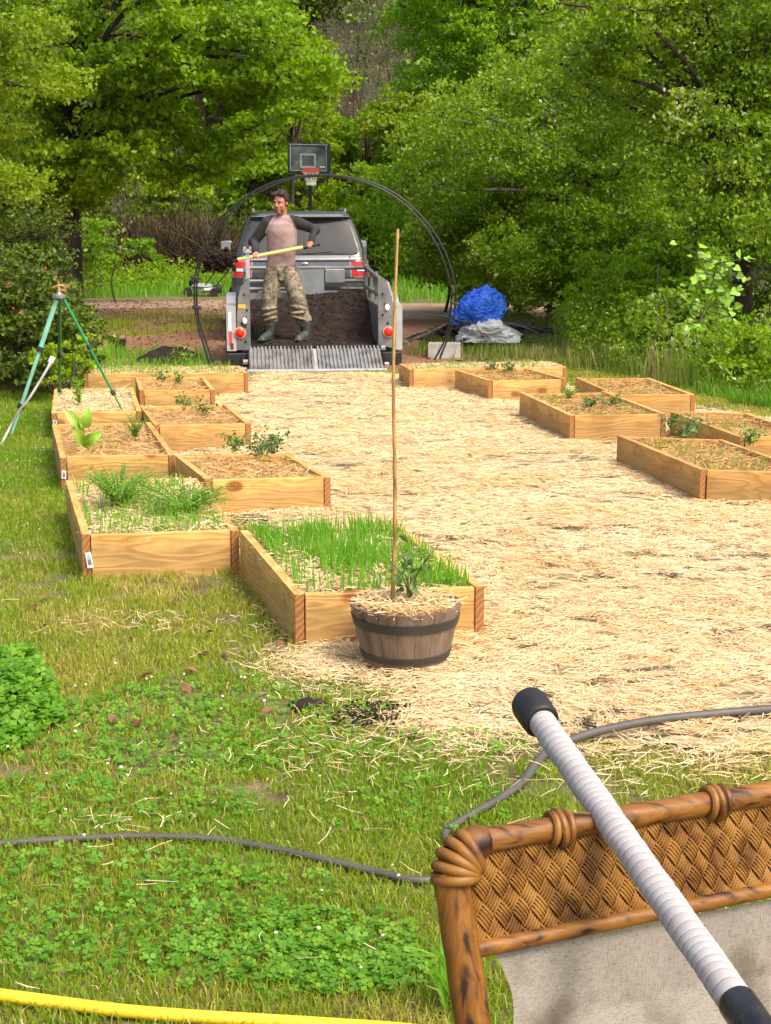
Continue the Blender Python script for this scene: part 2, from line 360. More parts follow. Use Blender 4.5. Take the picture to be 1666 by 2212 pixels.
def soft_straw(px, py, d=.14):
    t = 0
    for a, b in ((0, 0), (d, 0), (-d, 0), (0, d), (0, -d), (d * .7, d * .7), (-d * .7, d * .7), (d * .7, -d * .7), (-d * .7, -d * .7)): t = t + in_straw(px + a, py + b)
    return t / 9
def in_dirt(px, py): wx, wy = warp(px, py, .5, .8); return inpoly(wx, wy, DIRT)
def in_road(px, py): wx, wy = warp(px, py, .5, .8); return inpoly(wx, wy, ROAD)

def hillz(X, Y):
    t = np.clip((Y - 47) / 34, 0, 1); return t * t * (3 - 2 * t) * 17 + (fbm(X * .35, Y * .35, 21) - .5) * 2.4 * np.clip((Y - 47) / 6, 0, 1)
go = grid('ground', -220, 220, -30, 260, 110, 72, lambda X, Y: 0 * X, M['ground'])
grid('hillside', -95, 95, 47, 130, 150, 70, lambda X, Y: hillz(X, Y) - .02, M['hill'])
grid('dirt_yard', -10, 6, 13, 36, 130, 180, lambda X, Y: .004 + .03 * np.clip(fbm(X * 1.2, Y * 1.2, 4) - .35, 0, 1) , M['dirt'], lambda x, y: in_dirt(x, y) & ~in_road(x, y))
grid('gravel_road', -22, 22, 21, 36, 220, 120, lambda X, Y: .006 + .02 * np.clip(fbm(X * .8, Y * .8, 14) - .35, 0, 1), M['road'], in_road)
def strawz(X, Y): e = np.clip(2.2 * soft_straw(X, Y, .32) - 1.2, 0, 1); return .005 + e * (.005 + .026 * fbm(X * 2.2, Y * 2.2, 31) + .012 * noise2(X * 14, Y * 14, 5))
grid('straw_path', -2.4, 5.6, 3.6, 17, 216, 330, strawz, M['strawbase'], lambda x, y: soft_straw(x, y, .10) > .95)

# ================================================================ RAISED BEDS
ZT, BT = .22, .038
BEDS = [  # front-left, front-right, back-left of the top rim, mulch, sprouts, height, label
 ((636.5, 1285.3), (1047.5, 1269), (518, 1146), 'pale', 'pine raised bed nearest the camera, behind the half barrel, thick with grassy sprouts'),
 ((176, 1156), (516.5, 1144), (141.5, 1039), 'pale', 'pine raised bed at the lawn edge with two feathery green plants in pale straw'),
 ((443, 1036), (715, 1029), (378, 984.6), 'brown', 'pine raised bed with a reddish knot, behind the sprouting front bed'),
 ((129.5, 987), (378, 983), (112, 914.6), 'brown', 'pine raised bed holding a broad leaved lime green plant'),
 ((332.5, 917), (542.5, 913), (301, 875), 'brown', 'plain pine raised bed between the tripod foot bed and the straw path'),
 ((111, 891), (306, 888), (117, 839), 'pale', 'pine raised bed of pale straw directly behind the bed with the broad leaved plant'),
 ((301, 843), (464, 841), (292, 815), 'brown', 'small looking pine raised bed set against the long bed at the far left'),
 ((180, 808), (536, 806), (179, 792), 'pale', 'long low pine raised bed at the far left beside the trailer, crossing the row'),
 ((1512.8, 1014.6), (1782, 1024), (1332.8, 941), 'olive', 'pine raised bed nearest on the right side of the straw, cut by the photo edge'),
 ((1231, 898.6), (1440, 894.6), (1122.8, 848), 'olive', 'middle pine bed of the right row, bright green seedling at its back'),
 ((1055, 821), (1223, 818), (983, 798.7), 'olive', 'pine bed with a dark knot in front, joined to the long far right bed'),
 ((884.5, 797), (1225, 792), (862, 784.7), 'pale', 'long pine raised bed beyond the bamboo stake, closest to the blue tarp'),
 ((1325, 852), (1502.7, 851), (1243, 815.7), 'olive', 'weedy pine bed against the right undergrowth, behind the middle right bed'),
 ((1597.7, 942), (1790, 948), (1447.7, 887), 'olive', 'weedy pine raised bed at the far right photo edge, behind the nearest right bed')]
bedquads = []
def make_board(parent, a, b, th, inward, sx=0.0):
    """board from a to b (outer top edge line), thickness th towards 'inward'; origin at its middle for grain coords"""
    a, b = np.array(a), np.array(b); d = b - a; L = np.hypot(*d); ang = math.atan2(d[1], d[0]); c = (a + b) / 2 + np.array(inward) * th / 2
    m = MB().box((0, 0, 0), (L, th, .235), bev=.003)
    for i, f in enumerate(m.f):
        xs = [m.v[k][0] for k in f]
        if min(xs) > L / 2 - .0035 or max(xs) < -L / 2 + .0035: m.m[i] = 1
    return m.build('board', [M['board'], M['end']], parent, loc=(c[0], c[1], ZT - .1175 + sx), rz=ang)
for bi, (fl, fr, bl, kind, lab) in enumerate(BEDS):
    FL, FR, BL = G(*fl, ZT)[:2], G(*fr, ZT)[:2], G(*bl, ZT)[:2]; BR = FR + BL - FL
    bedquads.append((FL, FR, BR, BL))
    u = (FR - FL) / np.linalg.norm(FR - FL); s = (BL - FL) / np.linalg.norm(BL - FL)
    root = empty('raised_bed', (*FL, 0), label=lab, cat='raised bed', group='pine raised beds around the straw path')
    O = FL; l = lambda p: p - O
    dz = rng.uniform(-.006, .006, 4)
    make_board(root, l(FL), l(BL), BT, u, .0 + dz[0]); make_board(root, l(FR), l(BR), BT, -u, dz[1])
    g = .003; nf = np.array([-u[1], u[0]])
    make_board(root, l(FL) + u * (BT + g), l(FR) - u * (BT + g), BT, nf, dz[2] - .004); make_board(root, l(BL) + u * (BT + g) - s * (BT + .002), l(BR) - u * (BT + g) - s * (BT + .002), BT, nf * .6, dz[3] - .004)
    # soil fill
    W, Ln = np.linalg.norm(FR - FL) - 2 * BT, np.linalg.norm(BL - FL) - 2 * BT
    nx, ny = int(W / .03), int(Ln / .03); A, B = np.meshgrid(np.linspace(0, 1, nx + 1), np.linspace(0, 1, ny + 1))
    P = (u * BT + s * BT)[None, None] + A[..., None] * u * W + B[..., None] * s * Ln
    zt = ZT - (.045 if kind != 'pale' else .03)
    Z = zt + .05 * (fbm(P[..., 0] * 5 + bi * 9, P[..., 1] * 5, 2) - .5)
    i = np.arange(ny)[:, None] * (nx + 1) + np.arange(nx)[None]; f = np.stack([i, i + 1, i + nx + 2, i + nx + 1], -1).reshape(-1, 4)
    npmesh('soil', np.concatenate([P, Z[..., None]], -1).reshape(-1, 3), f, M['strawbase'] if kind == 'pale' else M['bedsoil'], root, smooth=True)
    # straw mulch
    n = int(W * Ln * (2600 if bi < 3 else 1700)); a, b = rng.uniform(.0, 1, n), rng.uniform(.0, 1, n)
    p = np.concatenate([FL + u * BT + s * BT + a[:, None] * u * W + b[:, None] * s * Ln, (zt + .012 + rng.uniform(-.01, .03, n))[:, None]], 1)
    v, f = strands(p, rng.uniform(.04, .13, n), rng.uniform(.003, .0055, n), .22, bend=.3)
    mo = npmesh('straw_mulch', v, f, M['straw'] if kind == 'pale' else M['strawbrown'], tint=np.repeat(rng.beta(2.2, 1.6, n) if kind != 'olive' else rng.beta(1.6, 2.4, n), 6))
    mo['kind'] = 'stuff'; mo['label'] = ('pale' if kind == 'pale' else 'brownish') + ' straw mulch inside the ' + lab.split(',')[0]; mo['category'] = 'straw mulch'
def inbed(x, y, m=0.0):
    r = np.zeros(x.shape, bool)
    for q in bedquads:
        c = sum(q) / 4; r |= inpoly(x, y, [c + (k - c) * (1 + m) for k in q])
    return r
# white bar-code tags stapled to the end grain of two beds
def tagsheet(px, py, Y, h, w_, tilt, lab):
    p = V(px, py, Y); t = empty('price_tag', tuple(p), label=lab, cat='tag', group='white lumber tags')
    rot = rotv(tilt, 'Y')
    MB().box((0, 0, 0), (w_, .0012, h), rot).build('card', M['tagw'], t)
    b = MB(); zz = -h * .30
    while zz < h * .02: 
        th = rng.choice([.0012, .002, .003]); b.box(tuple(rot @ Vector((0, -.0012, zz))), (w_ * .62, .0006, th), rot); zz += th + .0016
    for k in range(2): b.box(tuple(rot @ Vector((0, -.0012, h * (.12 + .12 * k)))), (w_ * (.6 - .2 * k), .0006, .003), rot)
    b.build('printed_bars', M['ink'], t)
M['tagw'] = flat('tag_plastic', (.8, .8, .8), .4); M['ink'] = flat('black_ink', (.03, .03, .035), .6)
pb = G(188, 1156, ZT)
tagsheet(193, 1210, pb[1] - .012, .075, .028, R(-8), 'white tag with black printed bars on the front left corner of a bed')
pd = G(140, 987, ZT); tagsheet(138, 1025, pd[1] - .012, .05, .028, R(3), 'small white tag low on the corner below the broad leaved plant')
pf = G(116, 891, ZT); tagsheet(119, 912, pf[1] - .012, .03, .03, R(3), 'tiny white tag at the corner of the bed behind the tripod leg')

# ================================================================ STRAW
def straw_pts(n):
    Y = (rng.uniform(3.7 ** .55, 16.6 ** .55, n)) ** (1 / .55); X = rng.uniform(-1, 1, n) * (.34 * Y + .75) + .45
    k = in_straw(X + rng.normal(0, .10, n), Y + rng.normal(0, .16, n)) & ~inbed(X, Y, -.02); X, Y = X[k], Y[k]; e = soft_straw(X, Y, .12); k = rng.uniform(size=len(X)) < .25 + .75 * e; X, Y = X[k], Y[k]
    hole = fbm(X * 2.4, Y * 3.2, 71, 3) + .3 * (fbm(X * .6, Y * .6, 72) - .5); thin = np.clip((hole - .34) / .07, .0, 1)
    h2 = noise2(X * 10, Y * 18, 73) + .5 * (fbm(X * 1.1, Y * 1.1, 74) - .5); thin = np.minimum(thin, np.clip((h2 - .10) / .06, 0, 1))
    k = rng.uniform(size=len(X)) < np.maximum(thin, .10); return X[k], Y[k]
X, Y = straw_pts(760000); n = len(X)
p = np.stack([X, Y, strawz(X, Y) + rng.uniform(.002, .022, n)], 1)
ang = rng.normal(.0, .8, n) + (fbm(X * 1.5, Y * 1.5, 8) - .5) * 3
v, f = strands(p, rng.uniform(.025, .085, n), (.0016 + .00019 * Y) * rng.uniform(.7, 1.4, n), .14, ang)
patch = (fbm(X * 3, Y * 3, 40) - .5) * .9
tt = np.clip(rng.beta(2.6, 1.7, n) + patch * .7, 0.06, 1); tt[(noise2(X * 9, Y * 17, 123) + .35 * (fbm(X * .7, Y * .7, 124) - .5) > .92) & (rng.uniform(size=n) < .7)] = 0
M['straw'].node_tree.nodes['Color Ramp'].color_ramp.elements[0].color = (.07, .06, .035, 1)
o = npmesh('scattered_straw', v, f, M['straw'], tint=np.repeat(tt, 6))
o['kind'] = 'stuff'; o['label'] = 'pale golden straw spread over the path between the beds'; o['category'] = 'straw'
# loose straw on the lawn
def lawn_straw():
    P = []
    for cx, cy, sx, sy, k in [(340, 1356, .35, .12, 160), (760, 1690, .6, .25, 60), (700, 1640, .5, .2, 50), (900, 1640, .8, .2, 130), (1400, 1660, .9, .25, 160), (640, 1445, .16, .10, 260), (850, 1560, .4, .2, 260), (1150, 1640, .6, .15, 120), (1500, 1690, .6, .2, 60), (300, 1790, .15, .03, 40), (150, 1700, .5, .2, 30), (500, 1850, .6, .3, 24)]:
        c = G(cx, cy); P.append(np.stack([rng.normal(c[0], sx * .6, k), rng.normal(c[1], sy * .9, k), rng.uniform(.02, .04, k)], 1))
    k = 200; Y = rng.uniform(2.5, 8, k); P.append(np.stack([rng.uniform(-.32, .32, k) * Y, Y, rng.uniform(.025, .045, k)], 1)); return np.concatenate(P)
p = lawn_straw(); p = p[~inbed(p[:, 0], p[:, 1], .02)]; n = len(p)
v, f = strands(p, rng.uniform(.02, .085, n), rng.uniform(.0012, .003, n), .25)
o = npmesh('loose_straw', v, f, M['straw'], tint=np.repeat(rng.beta(2.4, 2, n), 6)); o['kind'] = 'stuff'; o['label'] = 'stray straws dropped on the lawn'; o['category'] = 'straw'

# ================================================================ LAWN
def lawn(n):
    Y = (rng.uniform(2.35 ** .7, 16.5 ** .7, n)) ** (1 / .7); X = rng.uniform(-1, 1, n) * (.36 * Y + .85)
    k = ~inbed(X, Y, .0) & ~in_dirt(X, Y); X, Y = X[k], Y[k]
    s = in_straw(X, Y, .12); e = soft_straw(X, Y, .16); k = rng.uniform(size=len(X)) < np.clip(1 - e * 1.1, .02, 1); X, Y = X[k], Y[k]
    bare = fbm(X * 1.7, Y * 2.4, 55, 4) * .5 + .5 * fbm(X * 9, Y * 7, 56, 2); k = rng.uniform(size=len(X)) < np.clip((bare - .33) / .14, .08, 1); return X[k], Y[k]
X, Y = lawn(880000); n = len(X)
far = np.clip((Y - 3) / 10, 0, 1); pn = fbm(X * 1.1, Y * 1.1, 61, 4) * .55 + .45 * fbm(X * 5, Y * 4, 63, 4)
h = rng.uniform(.014, .040, n) * (1 + .5 * (fbm(X * 2.3, Y * 2.3, 62) - .5)) * (1 + .4 * far)
nb = np.zeros(n, bool)      # blades against the boards stand taller
nb = inbed(X, Y, .05); h[nb] *= 1.5
v, f = blades(np.stack([X, Y, 0 * X], 1), h, (.0022 + .00035 * Y) * rng.uniform(.7, 1.3, n), rng.uniform(.4, 1.4, n))
left = np.clip((Y - 6) / 3, 0, 1) * np.clip((-X - 1.3) * 2, 0, 1)
tint = np.clip(rng.beta(2.2, 2.6, n) * .9 + (pn - .5) * 1.7 + .10 + 0.45 * left, 0, 1); tint[rng.uniform(size=n) < .065] = rng.uniform(0, .12)
o = npmesh('lawn_grass', v, f, M['grass'], tint=np.repeat(tint, 5)); o['kind'] = 'stuff'; o['label'] = 'patchy short lawn grass in the foreground and along the left beds'; o['category'] = 'grass'

def clover(name, spots, lab, mat='clover', lift=0.0, hs=.035, size=.014):
    P = []
    for cx, cy, rx, ry, k, dome in spots:
        c = G(cx, cy); r = np.sqrt(rng.uniform(0, 1, k)); a = rng.uniform(0, 2 * np.pi, k)
        rr = r * (1 + .35 * (noise2(np.cos(a) * 2 + 9, np.sin(a) * 2 + cx, 3) - .5))
        P.append(np.stack([c[0] + rx * rr * np.cos(a), c[1] + ry * rr * np.sin(a), rng.uniform(.35, 1, k) * (hs + dome * np.sqrt(np.clip(1 - r * r, 0, 1)))], 1))
    P = np.concatenate(P); P = P[~inbed(P[:, 0], P[:, 1], .02)]; n = len(P); V_, F_ = [], []
    nrm = unit(np.stack([rng.normal(0, .35, n), rng.normal(-.1, .35, n), np.ones(n)], 1)); t = unit(np.cross(nrm, rng.normal(size=(n, 3)))); b = np.cross(nrm, t); s = (size * rng.uniform(.6, 1.3, n))[:, None]
    for k in range(3):
        q = k * 2.094; d = t * math.cos(q) + b * math.sin(q); e = -t * math.sin(q) + b * math.cos(q)
        V_.append(np.stack([P, P + d * s * .6 + e * s * .5, P + d * s * 1.05 + nrm * s * .1, P + d * s * .6 - e * s * .5], 1))
    v = np.stack(V_, 1).reshape(-1, 3); f = np.arange(n * 12).reshape(n * 3, 4)
    o = npmesh(name, v, f, M[mat], tint=np.repeat(rng.uniform(0, 1, n), 12)); o['kind'] = 'stuff'; o['label'] = lab; o['category'] = 'clover'
clover('clover_patch', [(660, 2050, .30, .18, 560, .0), (790, 2110, .2, .12, 300, .0), (560, 2080, .25, .15, 160, 0), (500, 1960, .3, .2, 260, 0), (100, 1950, .5, .3, 500, 0), (280, 1580, .5, .35, 600, 0), (520, 1530, .6, .3, 500, 0), (420, 1640, .5, .2, 350, 0), (150, 1740, .6, .2, 500, 0), (870, 1750, .3, .2, 120, 0), (180, 2080, .3, .1, 150, 0), (900, 1620, .4, .15, 120, 0)], 'low clover spreading through the lawn')
clover('clover_mound', [(-20, 1540, .22, .30, 1900, .13), (30, 1470, .10, .14, 500, .09), (60, 1560, .12, .16, 600, .06), (-20, 1600, .16, .2, 600, .05)], 'tall bright clover mound at the left edge of the lawn', size=.026)
def flowers():
    spots = [(240, 1690, .25, .1, 14), (180, 1760, .3, .12, 10), (130, 1860, .4, .2, 9), (500, 1480, .6, .35, 22), (140, 1480, .3, .2, 8), (640, 1530, .4, .2, 8), (700, 1200 + 890, .25, .12, 6), (330, 1620, .6, .3, 18), (880, 2100, .15, .1, 5), (60, 1640, .2, .1, 6), (780, 1350 + 620, .4, .3, 8), (60, 1000, .3, 1.2, 26), (90, 1150, .2, .8, 10)]
    m = MB()
    for cx, cy, sx, sy, k in spots:
        c = G(cx, cy)
        for _ in range(int(k * .4)):
            x, y = rng.normal(c[0], sx * .6), rng.normal(c[1], sy * .6)
            if inbed(np.array([x]), np.array([y]), .04)[0]: continue
            z = rng.uniform(.035, .06); r = rng.uniform(.003, .006); m.ell((x, y, z), (r, r, r * .8), n=6)
    o = m.build('clover_flowers', M['clflower']); o['kind'] = 'stuff'; o['label'] = 'small white clover flowers dotted over the lawn'; o['category'] = 'flowers'
flowers()
# rank grass and weeds beyond the beds
def px_pts(poly, n, z=0):
    """points spread evenly over the ground patch drawn by a pixel outline"""
    q = gpoly(poly); lo, hi = q.min(0), q.max(0); P = rng.uniform(lo, hi, (n * 3, 2)); P = P[inpoly(P[:, 0], P[:, 1], q)]; return P[:n]
def weedpatch(name, poly, n, h, wd, mat, lab, tintc=.5, lean=.6, cat='grass'):
    P = px_pts(poly, n); P = P[~inbed(P[:, 0], P[:, 1], .03)]; n = len(P); d = fbm(P[:, 0] * 1.3, P[:, 1] * 1.3, 91); P = P[rng.uniform(size=n) < np.clip((d - .22) * 4, .1, 1)]; n = len(P)
    hh = rng.uniform(*h, n) * np.clip(3.2 * fbm(P[:, 0] * 1.4, P[:, 1] * 1.4, 92, 4) - .75, .25, 1.6)
    v, f = blades(np.concatenate([P, np.zeros((n, 1))], 1), hh, wd * rng.uniform(.6, 1.4, n), rng.uniform(.2, lean, n))
    o = npmesh(name, v, f, M[mat], tint=np.repeat(np.clip(rng.normal(tintc, .22, n) + 1.2 * (fbm(P[:, 0] * .8, P[:, 1] * .8, 93) - .5), 0, 1), 5)); o['kind'] = 'stuff'; o['label'] = lab; o['category'] = cat
weedpatch('weedy_verge', [(-200, 600), (200, 588), (520, 585), (520, 640), (200, 645), (-200, 660)], 22000, (.08, .32), .022, 'sprout', 'bright green weedy verge beyond the dirt yard at the left', .55)
weedpatch('roadside_grass', [(850, 600), (1100, 600), (1500, 610), (1500, 660), (1000, 655), (850, 655)], 16000, (.1, .35), .02, 'sprout', 'bright grass strip behind the gravel road', .45)
weedpatch('yard_grass', [(150, 690), (300, 676), (480, 682), (490, 712), (300, 728), (140, 725)], 5000, (.05, .12), .012, 'grass', 'thin grass growing in the reddish dirt yard', .35)
weedpatch('dry_verge_grass', [(880, 770), (1010, 700), (1100, 690), (1290, 690), (1330, 800), (1240, 800), (1000, 782)], 20000, (.06, .2), .01, 'weeds', 'half dry grass round the tarp and plastic pile', .42)
weedpatch('undergrowth', [(1180, 720), (1300, 690), (2000, 720), (2000, 920), (1640, 890), (1500, 850), (1235, 800)], 20000, (.10, .36), .009, 'weeds', 'rank undergrowth along the right row of beds', .5, .8)
weedpatch('bed_weeds', [(1500, 850), (1900, 880), (1900, 930), (1620, 880)], 3500, (.1, .2), .009, 'sprout', 'bright grass beside the far right beds', .5)
weedpatch('yard_weeds', [(150, 752), (440, 765), (460, 800), (180, 795), (90, 830)], 2200, (.08, .22), .012, 'sprout', 'leafy weeds between the long left bed and the dirt', .6)
# leaf litter
P = np.concatenate([px_pts([(-100, 820), (110, 806), (180, 826), (100, 855), (-100, 860)], 700), px_pts([(160, 650), (500, 650), (560, 780), (200, 760)], 1500), px_pts([(-100, 1280), (640, 1300), (700, 1560), (-100, 1700)], 26), px_pts([(1000, 700), (1250, 700), (1240, 790), (880, 790)], 400)])
n = len(P); v, f = leaves(np.concatenate([P, rng.uniform(.012, .035, (n, 1))], 1), rng.uniform(.035, .08, n), 3); o = npmesh('leaf_litter', v, f, M['deadleaf'], tint=np.repeat(rng.uniform(0, 1, n), 4)); o['kind'] = 'stuff'; o['label'] = 'brown dead leaves lying on the dirt and lawn'; o['category'] = 'leaves'
# brown leaf curls one can single out on the lawn
# sprouts in the beds
def sprouts(bi, n, h, lab, tc=.6, region=None, edge=.0):
    FL, FR, BR, BL = bedquads[bi]; a, b = rng.uniform(.06, .94, n), rng.uniform(.03, .97, n)
    k = rng.uniform(size=n) < np.clip((fbm(a * 5 + bi, b * 6, 17 + bi) - .42) * 6 + edge * (np.abs(a - .5) > .3), .12, 1)
    if region is not None: k &= region(a, b)
    a, b = a[k], b[k]; n = len(a); p = FL + a[:, None] * (FR - FL) + b[:, None] * (BL - FL)
    v, f = blades(np.concatenate([p, np.full((n, 1), ZT - .05)], 1), rng.uniform(*h, n), rng.uniform(.005, .008, n), rng.uniform(.1, .55, n))
    o = npmesh('grass_sprouts', v, f, M['sprout'], tint=np.repeat(np.clip(rng.normal(tc, .25, n), 0, 1), 5)); o['kind'] = 'stuff'; o['label'] = lab; o['category'] = 'sprouts'
sprouts(0, 4600, (.07, .17), 'dense bright green grassy sprouts in the front bed behind the barrel', .6)
sprouts(1, 2000, (.05, .15), 'thin green sprouts among the straw of the tagged bed', .5)
sprouts(5, 260, (.05, .12), 'sparse sprouts in the pale bed behind the tripod', .35)
sprouts(7, 1500, (.06, .16), 'row of sprouts along the long far left bed', .4)
sprouts(11, 900, (.05, .12), 'row of sprouts along the long bed by the tarp', .4)
for q, k in ((2, 160), (3, 120), (8, 520), (9, 520), (10, 220), (12, 420), (13, 420)): sprouts(q, k, (.03, .09), 'fine weeds sprouting in the ' + BEDS[q][4].split(',')[0], .3)

# ================================================================ PLANTS IN THE BEDS
def seedling(name, at, h, spread, nst, nlf, ls, mat, label, cat='plant', group=None, droop=.2, stemr=.0028):
    root = empty(name, tuple(at), label=label, cat=cat, group=group); m = MB(); LP = []
    for k in range(nst):
        a = rng.uniform(0, 6.28); rr = spread * rng.uniform(.35, 1); hh = h * rng.uniform(.6, 1)
        tip = np.array([rr * math.cos(a), rr * math.sin(a), hh]); mid = tip * np.array([.35, .35, .6])
        c = curve([(0, 0, 0), mid, tip], 5); m.tube(c, list(np.linspace(stemr, stemr * .4, len(c))), 5)
        for j in range(nlf):
            t = rng.uniform(.25, 1.05); i = min(int(t * (len(c) - 1)), len(c) - 1); LP.append(c[i] + rng.normal(0, ls * .8, 3) - np.array([0, 0, droop * ls]))
    m.build('stem', M['stem'], root)
    LP = np.array(LP); v, f = leaves(LP, ls * rng.uniform(.6, 1.3, len(LP)), 1.0, .3, .62); npmesh('leaves', v, f, M[mat], root, tint=np.repeat(rng.uniform(0, 1, len(LP)), 4))
    return root
tomg = 'small vegetable seedlings in the beds'
TOM = [(505, 975, 'dark seedling at the back left of the knotty left bed'), (560, 995, 'bushier seedling in the middle of the knotty left bed'), (590, 985, 'seedling at the right edge of the knotty left bed'),
       (400, 885, 'upper left seedling of the bed beyond the knotty one'), (440, 896, 'lower right seedling of the bed beyond the knotty one'), (352, 828, 'reddish seedling in the small bed by the long left bed'), (385, 832, 'greener seedling in the small bed by the long left bed'),
       (1448, 925, 'upright seedling at the back of the nearest right bed'), (1478, 950, 'pale seedling in the middle of the nearest right bed'), (1620, 962, 'low seedling near the photo edge in the nearest right bed'), (1500, 935, 'small seedling right of the upright one in the nearest right bed'),
       (1275, 885, 'grey green seedling in the middle of the middle right bed'), (1325, 880, 'small seedling at the right of the middle right bed'), (1070, 803, 'leafy seedling at the left of the bed joined to the long right bed'), (1100, 808, 'seedling at the centre of the bed joined to the long right bed')]
for k, (x, y, lb) in enumerate(TOM):
    at = G(x, y, ZT - .04); big = k in (1, 2); seedling('seedling', at, .12 if not big else .16, .10 if not big else .16, 8 if not big else 13, 9, .034, 'leaf_blue' if k % 3 else 'leaf_plant', lb, 'seedling', tomg)
seedling('seedling', G(1228, 866, ZT - .04), .13, .10, 12, 12, .022, 'clover', 'bright green feathery seedling at the back of the middle right bed', 'seedling', tomg)
seedling('feathery_plant', G(258, 1108, ZT - .04), .24, .24, 60, 44, .014, 'sprout', 'taller feathery plant at the left of the tagged bed', 'plant', 'feathery plants in the tagged bed')
seedling('feathery_plant', G(400, 1120, ZT - .04), .17, .30, 90, 36, .014, 'sprout', 'lower spreading feathery plant at the right of the tagged bed', 'plant', 'feathery plants in the tagged bed')
seedling('feathery_plant', G(292, 952, ZT - .04), .19, .12, 20, 18, .015, 'clover', 'wispy fennel like plant beside the tripod foot', 'plant')
seedling('feathery_plant', G(172, 884, ZT - .04), .26, .07, 12, 22, .02, 'leaf_lime', 'thin bright plant in the pale bed behind the tripod', 'plant')
def broad_leaf(base, tip, w_, nrm, m, cup=.2):
    b, t = np.array(base), np.array(tip); d = t - b; L = np.linalg.norm(d); d = d / L; n = np.array(nrm, float); n -= d * n.dot(d); n /= np.linalg.norm(n); s = np.cross(d, n)
    N = 9; vs = []
    for i in range(N + 1):
        u = i / N; c = b + d * L * u + n * (.12 * L * math.sin(u * 3.1)); ww = w_ * (math.sin(math.pi * min(1, u ** .8 * .98 + .01)) ** .7)
        wv = 1 + .12 * math.sin(i * 2.3)
        for q in (-1, -.5, 0, .5, 1): vs.append(c + s * q * ww * .5 * wv + n * cup * ww * abs(q))
    fs = [(i * 5 + j, i * 5 + j + 1, (i + 1) * 5 + j + 1, (i + 1) * 5 + j) for i in range(N) for j in range(4)]
    m.add(vs, fs)
M['collard'] = nmat('collard_leaf', [(.12, .26, .02), (.22, .38, .03), (.30, .44, .06)], 14, .45, .3, 60, dist=.004)
cr = empty('collard_plant', tuple(G(192, 972, ZT - .04)), label='broad leaved lime green plant standing in the brownish straw bed', cat='plant'); Yc = G(192, 972, ZT - .04)
for (bx, by, tx, ty, ww) in [(178, 930, 140, 884, .07), (186, 925, 190, 880, .075), (184, 960, 222, 932, .075), (184, 965, 160, 925, .08), (178, 938, 150, 905, .05), (186, 968, 200, 940, .05), (184, 962, 168, 952, .04), (182, 925, 172, 905, .04)]:
    m = MB(); dy = rng.uniform(-.05, .05); a = V(bx, by, Yc[1]) - Yc; b = V(tx, ty, Yc[1] - .04 + dy) - Yc; broad_leaf(a, b, ww, (.2, -1, .35), m, .18); m.build('leaf', M['collard'], cr, smooth=True)
m = MB(); m.tube([V(188, 972, Yc[1]) - Yc, V(183, 950, Yc[1]) - Yc, V(180, 925, Yc[1]) - Yc], [.008, .007, .004], 6); m.build('stem', M['stem'], cr)

# ================================================================ HALF BARREL WITH BAMBOO STAKE
bb = G(876, 1440); BR_ = .210; BRb = .147; BH = .255
M['stave'] = nmat('grey_brown_staves', [(.11, .072, .05), (.185, .13, .095), (.235, .17, .13)], 5, .75, .6, 60, stretch=(5, 5, .6), dist=.004)
M['hoop'] = flat('dark_barrel_band', (.035, .035, .03), .6)
bar = empty('half_barrel_planter', tuple(bb), label='brown half barrel planter with two dark bands in front of the nearest bed', cat='barrel planter')
m = MB(); NS = 18
rad = lambda z: BRb + (BR_ - BRb) * (z / BH) ** .85
for k in range(NS):
    a0, a1 = 2 * math.pi * (k + .012) / NS, 2 * math.pi * (k + .988) / NS; zs = np.linspace(0, BH, 7); vs = []
    for z in zs:
        for r_ in (rad(z), rad(z) - .018):
            for q in range(4):
                a = a0 + (a1 - a0) * q / 3; ins = .0025 if q in (0, 3) and r_ == rad(z) else 0; vs.append(((r_ - ins) * math.cos(a), (r_ - ins) * math.sin(a), z))
    fs = []
    for i in range(6):
        o_ = i * 8
        for q in range(3): fs += [(o_ + q, o_ + q + 1, o_ + 9 + q, o_ + 8 + q), (o_ + 4 + q, o_ + 12 + q, o_ + 13 + q, o_ + 5 + q)]
        fs += [(o_, o_ + 8, o_ + 12, o_ + 4), (o_ + 3, o_ + 7, o_ + 15, o_ + 11)]
    fs += [(48 + q, 49 + q, 53 + q, 52 + q) for q in range(3)]; m.add(vs, fs)
m.build('staves', M['stave'], bar, smooth=True)
for z0, z1 in ((.178, .216), (.052, .082)):
    MB().lathe([(rad(z0) - .003, z0), (rad(z0) + .004, z0 + .002), (rad(z1) + .004, z1 - .002), (rad(z1) - .003, z1)], n=48).build('band', M['hoop'], bar, smooth=True)
MB().lathe([(.17, .20), (.176, .228), (.12, .244), (.02, .250)], n=32).build('soil', M['bedsoil'], bar, smooth=True)
n = 950; a = rng.uniform(0, 6.28, n); r = .190 * np.sqrt(rng.uniform(0, 1, n)); p = np.stack([bb[0] + r * np.cos(a), bb[1] + r * np.sin(a), .248 + .018 * (1 - (r / .19) ** 2) + rng.uniform(-.008, .016, n)], 1)
v, f = strands(p, rng.uniform(.03, .11, n), rng.uniform(.0025, .005, n), .22, bend=.3); o = npmesh('straw_mulch', v, f, M['strawgold'] if 'strawgold' in M else M['straw'], tint=np.repeat(rng.beta(2, 2, n) * .8, 6)); o['kind'] = 'stuff'; o['label'] = 'golden straw heaped in the half barrel'; o['category'] = 'straw mulch'
M['bamboo'] = nmat('bamboo', [(.20, .10, .03), (.42, .24, .08), (.55, .33, .12)], 9, .5, .2, 30, stretch=(6, 6, 1.2))
Ys = bb[1] + .02; p0, p1 = V(848, 1300, Ys), V(857, 494, Ys); pts, rs = [], []
